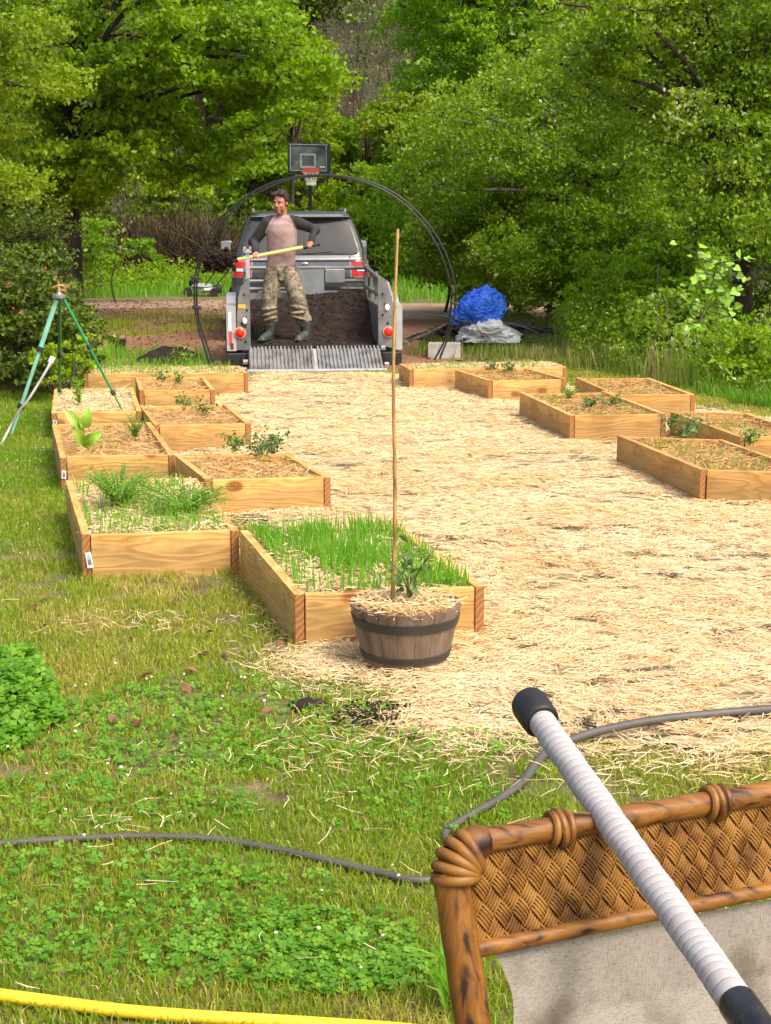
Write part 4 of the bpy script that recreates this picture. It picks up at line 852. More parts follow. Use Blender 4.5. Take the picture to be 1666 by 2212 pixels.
pr = empty('person', (0, 0, 0), label='man in rose and charcoal raglan shirt, camouflage trousers and boots shovelling soil in the trailer', cat='person')
def limb(m, pts, rs, n=14):
    m.tube(pts, rs, n)
    for p, r in zip(pts, rs): m.ell(p, (r, r, r), n=n)
shR, elR, wrR = Mn(579, 480), Mn(549, 522, .04), Mn(552, 549, -.16)
shL, elL, wrL = Mn(641, 480), Mn(679, 496, .10), Mn(673, 527, -.10)
hd = Mn(606, 438, -.03); nk = Mn(609, 466, 0)
face = Vector((-.42, -.88, -.18)).normalized(); fx = face.cross(Vector((0, 0, 1))).normalized(); fz = fx.cross(face)
HM = Matrix((fx, -face, fz)).transposed()      # columns: right, back, up
def hp(x, y, z): return tuple(HM @ Vector((x, y, z)) + Vector(hd))
b = MB()
b.ell(hp(0, .015, .03), (.076, .094, .098), HM, 18); b.ell(hp(0, -.02, -.035), (.060, .068, .082), HM, 16); b.ell(hp(0, -.062, -.095), (.030, .026, .026), HM, 10); b.ell(hp(0, -.035, -.085), (.048, .045, .035), HM, 10)
b.tube([hp(0, -.078, .02), hp(0, -.108, -.022)], [.010, .017], 8); b.ell(hp(0, -.100, -.024), (.019, .015, .012), HM, 8)      # nose
for s in (-1, 1):
    b.ell(hp(s * .078, .012, -.005), (.010, .020, .032), HM, 8); b.ell(hp(s * .030, -.074, .030), (.026, .012, .009), HM, 8); b.ell(hp(s * .042, -.058, -.03), (.022, .018, .022), HM, 8)
b.ell(hp(0, -.086, -.058), (.026, .011, .007), HM, 8); b.ell(hp(0, -.084, -.070), (.022, .011, .007), HM, 8)
limb(b, [nk + [0, .03, -.06], hp(0, .02, -.07)], [.062, .055])
ch, wa = Mn(610, 500, .02), Mn(608, 552, .0)
b.ell(ch, (.14, .075, .15), n=18); b.ell(wa, (.14, .10, .2), n=16); b.tube([shR, shL], [.05, .05], 12)
limb(b, [shR, elR, wrR], [.05, .038, .027]); limb(b, [shL, elL, wrL], [.05, .038, .027])
hipR, knR, anR = Mn(592, 590, 0), Mn(582, 648, -.06), Mn(581, 700, 0); hipL, knL, anL = Mn(625, 590, 0), Mn(644, 645, -.06), Mn(660, 700, .03)
limb(b, [hipR, knR, anR], [.085, .055, .042]); limb(b, [hipL, knL, anL], [.085, .055, .042]); b.ell(Mn(608, 582, .0), (.15, .1, .10), n=14)
# shovel axis and hands round it
SA, SB = Mn(513, 561, -.22), Mn(692, 527, -.16); ax = Vector(SB - SA).normalized()
tS = lambda px: SA + (SB - SA) * ((px - 513) / (692 - 513))
def hand(m, c, wrist, palm_dir, thumb_side):
    c, wrist = Vector(c), Vector(wrist); pd = Vector(palm_dir).normalized(); pd = (pd - ax * pd.dot(ax)).normalized(); o_ = ax.cross(pd)
    pc = c + pd * .030; m.ell(pc, (.018, .042, .045), Matrix((pd, ax, o_)).transposed(), 10); limb(m, [wrist, pc + (wrist - pc) * .35], [.027, .026], 8)
    for k, L in enumerate((.95, 1.05, 1.0, .82)):
        b0 = pc + ax * ((k - 1.5) * .0205) + o_ * .03; q = [b0]; R_ = .026
        for a in (40, 95, 150, 200): aa = R(a); q.append(c + ax * ((k - 1.5) * .020) + (pd * math.cos(aa) + o_ * math.sin(aa)) * R_ * (.98 + .02 * L))
        m.tube(q[:int(3 + 2 * (L > .9))], [.0095, .0092, .0088, .0082, .0075][:int(3 + 2 * (L > .9))], 6); m.ell(q[int(3 + 2 * (L > .9)) - 1], (.0078,) * 3, n=6)
    b0 = pc + ax * (thumb_side * .036) - o_ * .02; m.tube([b0, c + ax * thumb_side * .040 + pd * .012 - o_ * .026, c + ax * thumb_side * .034 - pd * .014 - o_ * .022, c + ax * thumb_side * .022 - pd * .026 - o_ * .004], [.012, .0115, .010, .008], 6)
hand(b, tS(553), wrR, (.1, .9, .55), 1); hand(b, tS(671), wrL, (-.1, .7, .75), -1)
def skinsel(c): return 0
organic('body', b, [M['skin']], .0062, pr, 2)
m = MB()
for s in (-1, 1):
    m.ell(hp(s * .030, -.070, .008), (.011, .008, .007), HM, 8)
m.build('eyes', flat('eye_white', (.12, .09, .08), .3), pr)
m = MB()
for s in (-1, 1): m.tube([hp(s * .012, -.090, .030), hp(s * .032, -.090, .036), hp(s * .050, -.076, .030)], .0045, 6)
m.build('eyebrows', M['hair'], pr)
m = MB(); m.tube([hp(-.028, -.095, -.050), hp(0, -.106, -.045), hp(.028, -.095, -.050)], .008, 6); m.ell(hp(0, -.075, -.105), (.036, .024, .030), HM, 10)
for s in (-1, 1): m.ell(hp(s * .045, -.045, -.075), (.018, .03, .035), HM, 8)
organic('beard', m, [nmat('reddish_stubble', [(.16, .06, .035), (.24, .10, .06)], 40, .8)], .006, pr, 3)
m = MB(); m.ell(hp(0, .035, .065), (.088, .095, .080), HM, 18); m.ell(hp(0, .075, .02), (.080, .055, .085), HM, 14); m.ell(hp(.045, -.035, .105), (.05, .055, .035), HM, 10); m.ell(hp(-.04, -.03, .108), (.045, .05, .032), HM, 10); m.ell(hp(.075, .01, .05), (.018, .045, .06), HM, 10); m.ell(hp(-.075, .02, .05), (.018, .045, .06), HM, 10)
for k in range(46):
    a = rng.uniform(0, 6.28); q = rng.uniform(.2, 1.0); p_ = Vector(hp(.08 * math.cos(a) * q, .035 + .085 * math.sin(a) * q, .065 + .075 * math.sqrt(max(0, 1 - q * q)) + .004)); m.tube([p_, p_ + Vector(rng.normal(0, .014, 3)) + Vector((.004, .004, .014))], [.009, .003], 5)
organic('hair', m, [M['hair']], .0055, pr, 2)
# shirt
m = MB(); m.ell(ch + [0, 0, -.0], (.185, .18, .175), n=20); m.ell(Mn(608, 545, -.08), (.12, .10, .10), n=14); m.tube([Mn(609, 476), Mn(609, 484), Mn(609, 500), Mn(609, 520), Mn(608, 555), Mn(607, 577), Mn(607, 583)], [.10, .155, .178, .180, .165, .176, .172], 24)
for i in range(len(m.v)):
    x, y, z = m.v[i]; m.v[i] = (x, PY + (y - PY) * .68, z)
m.tube([shR + [.03, 0, .02], shL + [-.03, 0, .02]], .064, 14); limb(m, [nk + [0, .02, -.055], nk + [0, .015, -.02]], [.085, .062])
limb(m, [shR, elR, wrR + [0, .02, .03]], [.076, .062, .042]); limb(m, [shL, elL, wrL + [0, .02, .03]], [.076, .060, .042])
m.ell(elR + [-.01, .01, 0], (.066, .066, .07), n=12); m.ell(elL + [.01, .01, 0], (.064, .064, .066), n=12)
cx0 = float(Mn(609, 480)[0]); zt = float(Mn(609, 466)[2]); zb = float(Mn(609, 500)[2])
def shirtsel(c):
    t = min(1, max(0, (zt - c.z) / (zt - zb))); return 1 if abs(c.x - cx0) > .085 + (.195 - .085) * t ** .8 or (c.z < zb and abs(c.x - cx0) > .205) else 0
organic('shirt', m, [M['shirt'], M['sleeve']], .0085, pr, 5, shirtsel)
# trousers
m = MB(); m.ell(Mn(608, 580), (.185, .125, .12), n=20)
limb(m, [hipR, knR, Mn(582, 690, -.01)], [.118, .093, .092], 18); limb(m, [hipL, knL, Mn(656, 691, .02)], [.118, .095, .088], 18)
m.tube([Mn(582, 684, -.01), Mn(582, 695, -.01)], .102, 18); m.tube([Mn(655, 685, .02), Mn(657, 696, .02)], .098, 18)
for (p_, q_) in ((knR, .07), (knL, .07)):
    for k in range(3): m.ell(np.array(p_) + [0, -.02, -.10 - .06 * k], (.103 - .004 * k, .095, .028), rotv(rng.uniform(-.3, .3), 'Y'), n=14)
m.tube([Mn(606, 582, -.11), Mn(606, 606, -.10)], .03, 10)
organic('trousers', m, [M['camo']], .0085, pr, 4)
for (an, toe, k) in ((Mn(583, 696, 0), Mn(566, 733, -.22), 0), (Mn(660, 698, .03), Mn(645, 733, -.18), 1)):
    an, toe = Vector(an), Vector(toe); heel = Vector((an.x - .005 + .015 * k, an.y + .02, toe.z + .03)); m = MB()
    limb(m, [an, an + (heel - an) * .6, heel + Vector((0, 0, .02))], [.072, .064, .058], 14); m.ell(heel, (.05, .06, .045), n=12)
    limb(m, [heel + Vector((0, 0, .012)), (heel + toe) / 2 + Vector((0, 0, .012)), toe + Vector((0, 0, .01))], [.050, .047, .040], 12)
    m.box(((heel + toe) / 2 - Vector((0, 0, .022)))[:], (.085, (heel - toe).length + .09, .03), rotv(math.atan2(-(toe.x - heel.x), (toe.y - heel.y)) , 'Z'), bev=.01)
    organic('boot', m, [M['boot']], .007, pr, 3)
# shovel
sh = empty('shovel', tuple(SA), label='long yellow handled shovel held across the man\'s waist', cat='shovel'); a0 = SA
MB().tube([tS(512) - a0, tS(656) - a0], .0215, 12).build('handle', nmat('yellow_fibreglass', [(.74, .52, .12), (.82, .62, .22)], 6, .4), sh, smooth=True)
MB().tube([tS(655) - a0, tS(662) - a0, tS(664) - a0, tS(692) - a0], [.025, .025, .019, .016], 12).build('grip', M['blk'], sh, smooth=True)
m = MB(); b0 = tS(514) - a0; d_ = np.array(ax) * -1; m.tube([b0, b0 + d_ * .10 + [0, 0, -.01], b0 + d_ * .16 + [0, 0, -.02]], [.024, .022, .015], 10)
vs = []; sd = np.array([.25, -.95, .1]); sd /= np.linalg.norm(sd)
for i in range(9):
    u = i / 8; wv = .115 * (1 if u < .6 else math.cos((u - .6) / .4 * 1.35)) * (.75 + .25 * min(1, u * 6)); c = b0 + d_ * (.13 + .30 * u) + np.array([0, 0, -.03 - .05 * u])
    for q in np.linspace(-1, 1, 7): vs.append(c + sd * q * wv + np.array([0, 0, .035 * q * q]))
nv = len(vs); vs += [v_ - np.array([0, 0, .004]) for v_ in vs]; fs = [(i * 7 + j, i * 7 + j + 1, i * 7 + 8 + j, i * 7 + 7 + j) for i in range(8) for j in range(6)]; m.add(vs, fs + [tuple(k + nv for k in f_)[::-1] for f_ in fs]); m.build('blade', flat('dark_steel_blade', (.04, .035, .03), .5, .5), sh, smooth=True)
c = Mn(470, 563, -.25); o = clods('flung_soil', [(Mn(482, 560, -.25), np.array([.13, .09, .10]), 700), (Mn(462, 560, -.25), np.array([.17, .09, .12]), 600), (Mn(470, 572, -.25), np.array([.12, .08, .05]), 160)], 'dark soil flying off the shovel blade', 'soil'); o['kind'] = 'stuff'

# ================================================================ ARCH OF BLACK PIPE
AR = [(456, 796), (440, 745), (427, 700), (420, 645), (423, 590), (440, 530), (472, 478), (520, 432), (580, 398), (640, 382), (705, 378), (770, 385), (830, 405), (880, 437), (925, 483), (955, 530), (975, 580), (985, 625), (984, 648), (980, 690), (966, 734), (950, 775)]
A2 = [(464, 794), (446, 742), (432, 700), (425, 648), (428, 592), (446, 534), (480, 481), (527, 436), (586, 402), (643, 385), (705, 380), (768, 388), (826, 409), (874, 441), (917, 487), (946, 533), (964, 580), (975, 622), (976, 640), (971, 690), (962, 732), (938, 778)]
M['poly'] = flat('black_polytube', (.012, .012, .011), .28)
ah = empty('pipe_arch', (G(456, 790)[0], 14.4, 0), label='tall arch of doubled black plastic pipe framing the SUV', cat='pipe arch'); a0 = np.array([ah.location.x, 14.4, 0])
for P, dy in ((AR, 0), (A2, .09)):
    c = [p - a0 for p in curve([V(x, y, 14.4 + dy) for x, y in P], 6)]; MB().tube(c, .0095, 8).build('pipe', M['poly'], ah, smooth=True)
for x, y in ((981, 655), (422, 600), (425, 664)): m = MB(); m.box(V(x, y, 14.44) - a0, (.08, .12, .03), rotv(.3, 'Y'), bev=.006); m.build('tie', M['blk'], ah)

# ================================================================ TARP PILE, BLOCK, POTS, MOWER
from mathutils import noise as mnoise
def crumple(name, c, r, mat, label, cat, amp=.28, seed=1, sub=5, low=-.6, freq=2.2):
    bm = bmesh.new(); bmesh.ops.create_icosphere(bm, subdivisions=sub, radius=1); off = Vector((seed * 3.7, seed * 1.9, seed * 5.3))
    for v in bm.verts:
        p = v.co.copy(); w1 = Vector((mnoise.noise(p * 1.1 + off), mnoise.noise(p * 1.1 + off * 2), mnoise.noise(p * 1.1 + off * 3))) * .7
        d = mnoise.noise(p * .9 + off) * 1.1 + (.45 - abs(mnoise.noise((p + w1) * freq + off))) * 1.0 + (.3 - abs(mnoise.noise((p + w1 * .5) * freq * 2.7 + off))) * .45 + (.2 - abs(mnoise.noise(p * freq * 6 + w1 + off))) * .16
        q = p * (1 + amp * d); q.z = max(q.z, low); v.co = (q.x * r[0], q.y * r[1], q.z * r[2])
    me = bpy.data.meshes.new(name); bm.to_mesh(me); bm.free(); me.materials.append(M[mat]); o = link(name, me, None, tuple(c)); tag(o, label, cat); return o
M['tarp'] = nmat('blue_tarp', [(.02, .12, .75), (.05, .24, .95)], 5, .3, 1, 16, dist=.06, spec=.6)
M['sheet'] = nmat('clear_plastic', [(.58, .58, .56), (.76, .76, .73)], 5, .3, .6, 12, dist=.03, spec=.6)
M['mesh'] = nmat('black_netting', [(.01, .01, .01), (.05, .045, .04)], 20, .8, 1, 40, dist=.04)
ty = 19.6
t = crumple('blue_tarp', V(1037, 672, ty), (.30, .26, .235), 'tarp', 'crumpled bright blue tarp heaped on the plastic sheeting', 'tarp', .62, 5, 6, -.75, 1.5)
m = MB(); q = V(1072, 664, ty) - np.array(t.location); vs = [q, q + [.14, -.02, .05], q + [.07, .0, -.10], q + [-.05, -.03, .10], q + [.08, -.06, .02]]; m.add(vs, [(0, 4, 1, 3), (0, 2, 1, 4)]); m.build('loose_corner', M['tarp'], t)
t = crumple('plastic_sheet', V(1052, 722, ty - .15), (.33, .25, .16), 'sheet', 'pale translucent plastic sheet bundled under the blue tarp', 'plastic sheet', .60, 9, 6, -.6, 1.5)
m = MB(); q = V(1090, 716, ty - .15) - np.array(t.location); m.add([q + [0, 0, .10], q + [.12, -.1, .04], q + [.26, -.05, -.04], q + [.1, 0, -.1], q + [.14, .06, .02]], [(0, 1, 3), (1, 2, 3), (0, 4, 2, 1)]); m.build('loose_flap', M['sheet'], t)
crumple('black_netting', G(1060, 738) + [0, .25, .03], (.72, .35, .20), 'mesh', 'heap of black garden netting beneath the tarp', 'netting', .6, 12, 5, -.2, 3)
PIP = [([(949, 682, .5), (985, 690, .42), (1040, 706, .3), (1100, 738, .05)], 'black pipe poking out left of the tarp'), ([(1060, 700, .40), (1110, 700, .4), (1165, 722, .22), (1224, 756, .0)], 'long black pipe arching down right of the tarp'), ([(1010, 690, .35), (1030, 705, .25), (1056, 742, .0)], 'black pipe lying over the plastic sheet'),
       ([(982, 742, .02), (1010, 732, .1), (1040, 722, .2)], 'short black pipe left of the plastic sheet'), ([(1096, 746, .02), (1140, 738, .06), (1190, 733, .1), (1214, 742, .02)], 'low black pipe at the right foot of the heap'), ([(1120, 702, .3), (1180, 714, .2), (1232, 727, .1)], 'thin black pipe behind the right of the heap')]
for P, lb in PIP: c = curve([V(x, y, 19.35 + (.5 if 'behind' in lb else 0)) for x, y, z in P], 6); tag(MB().tube([np.array([p[0], p[1], max(p[2], .01)]) for p in c], .013, 8).build('pipe', M['poly'], smooth=True), lb, 'pipe', 'black pipes on the tarp heap')
tag(MB().tube([V(870, 742, 18.3), V(920, 722, 18.8), V(965, 700, 19.6)], [.022, .02, .016], 8).build('wooden_pole', M['barkgrey'], smooth=True), 'weathered brown pole lying between trailer and tarp heap', 'pole')
tag(MB().box(G(1085, 748) + [0, 0, .02], (.34, .06, .025), rotv(.2, 'Z'), bev=.004).build('wood_offcut', M['board']), 'pale board offcut in front of the plastic sheet', 'board')
M['block'] = nmat('concrete_block', [(.30, .28, .25), (.44, .42, .38), (.50, .47, .43)], 8, .9, .6, 90, dist=.006)
bk_ = G(961, 777); m = MB(); W_, D_, Hh, tk = .39, .19, .20, .032
for y in (-D_ / 2 + tk / 2, D_ / 2 - tk / 2): m.box((0, y, Hh / 2), (W_, tk, Hh), bev=.003)
for x in (-W_ / 2 + tk / 2, 0, W_ / 2 - tk / 2): m.box((x, 0, Hh / 2 - .002), (tk, D_ - 2 * tk - .004, Hh - .006))
o = m.build('cinder_block', M['block'], loc=tuple(bk_ + [0, .1, 0]), rz=R(-6)); tag(o, 'pale grey concrete block behind the pipe arch foot', 'concrete block')
b_ = G(254, 758); pt = empty('plant_pot', tuple(b_), R(8), 'small square black nursery pot on the reddish dirt', 'pot')
m = MB(); P = []
for z, h_ in ((0, .085), (.14, .115), (.15, .122), (.15, .108), (.02, .08)): P += [(-h_, -h_, z), (h_, -h_, z), (h_, h_, z), (-h_, h_, z)]
m.add(P, [(0, 1, 2, 3)] + [(i * 4 + j, i * 4 + (j + 1) % 4, i * 4 + 4 + (j + 1) % 4, i * 4 + 4 + j) for i in range(4) for j in range(4)] + [(16, 17, 18, 19)]); m.build('pot_wall', M['blk'], pt)
def mound(name, c, rx, ry, h, mat, label, cat, seed=3):
    n_ = 40; A, B = np.meshgrid(np.linspace(-1.1, 1.1, n_ * 2), np.linspace(-1.1, 1.1, n_)); r = np.sqrt(A ** 2 + B ** 2); Z = h * np.clip(1 - r ** 1.6, -.1, 1) * (.6 + .8 * fbm(A * 2 + seed, B * 2, seed, 5)) + .03 * (fbm(A * 12, B * 12, seed) - .5); Z = np.where(r > 1, -.02, Z)
    v = np.stack([c[0] + A * rx, c[1] + B * ry, Z], -1).reshape(-1, 3); i = np.arange(n_ - 1)[:, None] * (2 * n_) + np.arange(2 * n_ - 1)[None]; f = np.stack([i, i + 1, i + 2 * n_ + 1, i + 2 * n_], -1).reshape(-1, 4)
    tag(npmesh(name, v, f, M[mat], smooth=True, loc=tuple(c)), label, cat)
mound('soil_pile', G(370, 780), .46, .5, .17, 'soil', 'low black soil pile behind the long left bed', 'soil pile')
seedling('pale_weed', G(395, 795), .26, .10, 6, 12, .05, 'leaf_olive', 'whitish green weed in front of the soil pile', 'weed')
# lawn mower
mp = V(440, 634, 33); mw = empty('lawn_mower', (mp[0], mp[1], 0), label='old grey push lawn mower standing in the weeds left of the SUV', cat='lawn mower'); Lm = np.array([mp[0], mp[1], 0]); q = lambda x, y, dy=0: V(x, y, 33 + dy) - Lm
m = MB(); m.box(q(444, 625), (.52, .42, .10), bev=.04); m.lathe([(.22, 0), (.26, .04), (.2, .10), (.1, .11)], q(436, 622), 18); m.build('deck', flat('grey_deck', (.30, .31, .31), .5), mw, smooth=True)
m = MB(); m.lathe([(.10, 0), (.12, .04), (.11, .12), (.06, .16)], q(419, 618), 14); m.box(q(418, 611), (.16, .14, .07), bev=.02); m.build('engine', M['blk'], mw, smooth=True)
MB().box(q(470, 624), (.22, .34, .18), bev=.05).build('grass_bag', M['blk'], mw, smooth=True)
m = MB(); m.box(q(450, 625, -.24), (.20, .02, .06), bev=.008); m.build('white_stripe', M['white'], mw)
for x, dy in ((406, -.2), (406, .22), (462, -.24), (462, .26)):
    c = q(x, 630, dy); c[2] = .10; w_ = MB().lathe([(.03, -.02), (.09, -.025), (.10, 0), (.09, .025), (.03, .02)], c, 18, rot=rotv(R(90), 'X')); w_.build('wheel', M['rubber'], mw, smooth=True)
m = MB(); m.tube([q(441, 634, -.2), q(441, 619, -.2), q(466, 585, -.2), q(480, 562, -.2)], .014, 8); m.tube([q(463, 622, .2), q(469, 614, .2), q(492, 587, .2), q(508, 564, .2)], .014, 8); m.tube([q(480, 562, -.2), q(508, 564, .2)], .014, 8); m.build('handle', M['blk'], mw, smooth=True)

# ================================================================ RATTAN CHAIR
ZC = .90
P0, P1 = G(1000, 1823, ZC), G(1666, 1713, ZC); ru = (P1 - P0) / np.linalg.norm(P1 - P0); rn = np.array([ru[1], -ru[0], 0]); dn = rn * .30 - np.array([0, 0, 1.]); dn /= np.linalg.norm(dn); pn_ = np.cross(ru, dn); CAM = np.array([0, 0, H0])
if pn_[1] > 0: pn_ = -pn_
def B_(x, y, off=0.0):
    d = ray(x, y); t = ((P0 + pn_ * off - CAM) @ pn_) / (d @ pn_); return CAM + d * t
ch0 = np.array([P0[0], P0[1], 0]); cr_ = empty('rattan_chair', tuple(ch0), label='brown rattan framed chair with woven top panel and taupe sling', cat='chair')
def rat(nm='rattan', st=(.22, 1, 1)):
    m, nt, p = newmat(nm); co = texco(nt, st); n1 = nt.nodes.new('ShaderNodeTexNoise'); n1.inputs['Scale'].default_value = 75; n1.inputs['Detail'].default_value = 9; n1.inputs['Distortion'].default_value = .6; nt.links.new(co, n1.inputs[0])
    r = ramp(nt, [(.010, .006, .003), (.055, .022, .006), (.16, .062, .010), (.25, .105, .015), (.38, .18, .035)], [.29, .37, .45, .64, .86]); 
    n2 = nt.nodes.new('ShaderNodeTexNoise'); n2.inputs['Scale'].default_value = 5; n2.inputs['Detail'].default_value = 3; nt.links.new(co, n2.inputs[0]); ad = nt.nodes.new('ShaderNodeMath'); ad.operation = 'MULTIPLY_ADD'; ad.inputs[1].default_value = .2; nt.links.new(n2.outputs[0], ad.inputs[0]); sb = nt.nodes.new('ShaderNodeMath'); sb.operation = 'ADD'; sb.inputs[1].default_value = -.08; nt.links.new(n1.outputs[0], sb.inputs[0]); nt.links.new(sb.outputs[0], ad.inputs[2])
    nt.links.new(ad.outputs[0], r.inputs[0]); nt.links.new(r.outputs[0], p.inputs['Base Color']); p.inputs['Roughness'].default_value = .5; p.inputs['Specular IOR Level'].default_value = .35
    b = nt.nodes.new('ShaderNodeBump'); b.inputs['Strength'].default_value = .5; b.inputs['Distance'].default_value = .002; nt.links.new(n1.outputs[0], b.inputs['Height']); nt.links.new(b.outputs[0], p.inputs['Normal']); return m
M['rattan'] = rat(); M['rattan_post'] = rat('rattan_post', (1, 1, .2))
M['wrap'] = nmat('rattan_binding', [(.02, .009, .003), (.13, .052, .010), (.23, .098, .016), (.34, .16, .035)], 16, .5, .4, 60, pos=[.34, .42, .52, .7], dist=.002, detail=7)
L_ = lambda p: np.array(p) - ch0
rt = .0158
tr0, tr1 = B_(1010, 1822), B_(1666, 1693 + 20) ; tdir = (tr1 - tr0) / np.linalg.norm(tr1 - tr0); RW = .62; tr2 = tr0 + tdir * RW
MB().tube([L_(tr0 + tdir * (RW * k / 30)) for k in range(31)], [rt * (1 + .04 * math.sin(k * 1.3)) for k in range(31)], 20).build('top_rail', M['rattan'], cr_, smooth=True)
for x, y in ((1203, 1797), (1540, 1737)):
    c = B_(x, y); k = (c - tr0) @ tdir; c = tr0 + tdir * k; m = MB(); Q = align(tdir)
    for dk, rr_, a_ in ((-.008, .0205, .15), (.003, .0225, -.05), (.013, .020, .1)):
        cc = L_(c + tdir * dk); RR = Q @ rotv(a_, 'X'); ringp = [Vector(cc) + RR @ Vector((rr_ * .93 * math.cos(t_), rr_ * .93 * math.sin(t_), 0)) for t_ in np.linspace(0, 2 * math.pi, 33)]; m.tube(ringp, .0052, 8, cap=False)
    m.build('joint_wrap', M['wrap'], cr_, smooth=True)
# left post, right post
pl0, pl1 = B_(972, 1880), B_(1022, 2212); pld = (pl1 - pl0) / np.linalg.norm(pl1 - pl0); LP = .50
lowr0, lowr1 = B_(1030, 2051), B_(1666, 1921)
prd = pld - 2 * (pld @ tdir) * tdir      # mirrored about the chair's middle
def post(p, d): MB().tube([L_(p - d * .0 + d * (LP * k / 24)) for k in range(25)], [.0225 * (1 + .03 * math.sin(k * 1.9 + 1)) for k in range(25)], 20).build('post', M['rattan_post'], cr_, smooth=True)
post(pl0, pld); pr0 = tr2 + (pl0 - tr0) - 2 * ((pl0 - tr0) @ tdir) * tdir; post(pr0, prd)
for s, pp, tt, dd in ((1, pl0, tr0, pld), (-1, pr0, tr2, prd)):
    m = MB(); side = -tdir * s; kc = pp * .5 + tt * .5 + side * .002 + dd * .012; m.ell(L_(kc), (.025, .025, .024), align(dd), 24); m.ell(L_(tt + tdir * s * .012), (.021, .021, .024), align(tdir), 16)
    hub_ = tt + tdir * s * .008 + dd * .040       # inner corner: the bands fan out round it
    for k in range(5):
        u = k / 4; a_ = R(2 + 72 * u); outd = side * math.cos(a_) - dd * math.sin(a_); c = hub_ + outd * .030; nd = Vector(np.cross(outd, pn_)).normalized(); Mx = Matrix((Vector(outd), Vector(pn_), nd)).transposed()
        ringp = [Vector(L_(c)) + Mx @ Vector((.0245 * math.cos(t_), .0255 * math.sin(t_), 0)) for t_ in np.linspace(0, 2 * math.pi, 41)]; m.tube(ringp, .0072, 10, cap=False)
    m.build('corner_wrap', M['wrap'], cr_, smooth=True)
ld = (lowr1 - lowr0) / np.linalg.norm(lowr1 - lowr0); lend = lowr0 + ld * (RW - .035)
MB().tube([L_(lowr0 + (lend - lowr0) * k / 20) for k in range(21)], .0108, 16).build('lower_rail', M['rattan'], cr_, smooth=True)
# woven panel: herringbone of small half-round canes
s_ax, t_ax = tdir, np.cross(pn_, tdir); t_ax = t_ax if t_ax[2] < 0 else -t_ax
ori = tr0; ts = (lowr0 - ori) @ t_ax
M['cane'] = nmat('cane_weave', [(.04, .016, .005), (.15, .062, .012), (.26, .12, .022), (.34, .175, .04)], 26, .42, .3, 90, pos=[.28, .4, .52, .7], detail=6, dist=.001)
E1, E2 = np.array([.56, .83]), np.array([-.56, .83]); E1 /= np.linalg.norm(E1); E2 /= np.linalg.norm(E2); cell = .0223; npc = 5; m = MB()
def clip(a, b, s0, s1, t0, t1):
    d = b - a; u0, u1 = 0., 1.
    for k, lo, hi in ((0, s0, s1), (1, t0, t1)):
        if abs(d[k]) < 1e-9: continue
        q0, q1 = (lo - a[k]) / d[k], (hi - a[k]) / d[k]; u0, u1 = max(u0, min(q0, q1)), min(u1, max(q0, q1))
    return (a + d * u0, a + d * u1) if u1 - u0 > .08 else None
for i in range(-38, 70):
    for j in range(-70, 70):
        c = E1 * cell * i + E2 * cell * j
        if not (-.05 < c[0] < RW + .05 and -.05 < c[1] < ts + .05): continue
        along, across = (E1, E2) if (i + j) % 2 else (E2, E1)
        for k in range(npc):
            o_ = across * cell * ((k + .5) / npc - .5); a = c + o_ - along * cell * .5; b = c + o_ + along * cell * .5; r_ = clip(a, b, -.006, RW + .006, .004, ts - .002)
            if r_ is None: continue
            a, b = r_; h_ = .0012 if (i + j) % 2 else 0; W3 = lambda q, e=0: L_(ori + s_ax * q[0] + t_ax * q[1] + pn_ * (h_ + e)); md = (a + b) / 2
            m.tube([W3(a, -.001), W3(a * .8 + b * .2, .0012), W3(md, .0018), W3(a * .2 + b * .8, .0012), W3(b, -.001)], [.0014, .0018, .0019, .0018, .0014], 6)
m.build('woven_panel', M['cane'], cr_, smooth=True)
vs = [L_(ori + s_ax * a + t_ax * b - pn_ * .004) for a, b in ((-.006, 0), (RW + .006, 0), (RW - .005, ts), (.005, ts))]; m = MB().add(vs, [(0, 1, 2, 3)]); m.build('panel_backing', flat('dark_backing', (.02, .010, .005), .9), cr_)
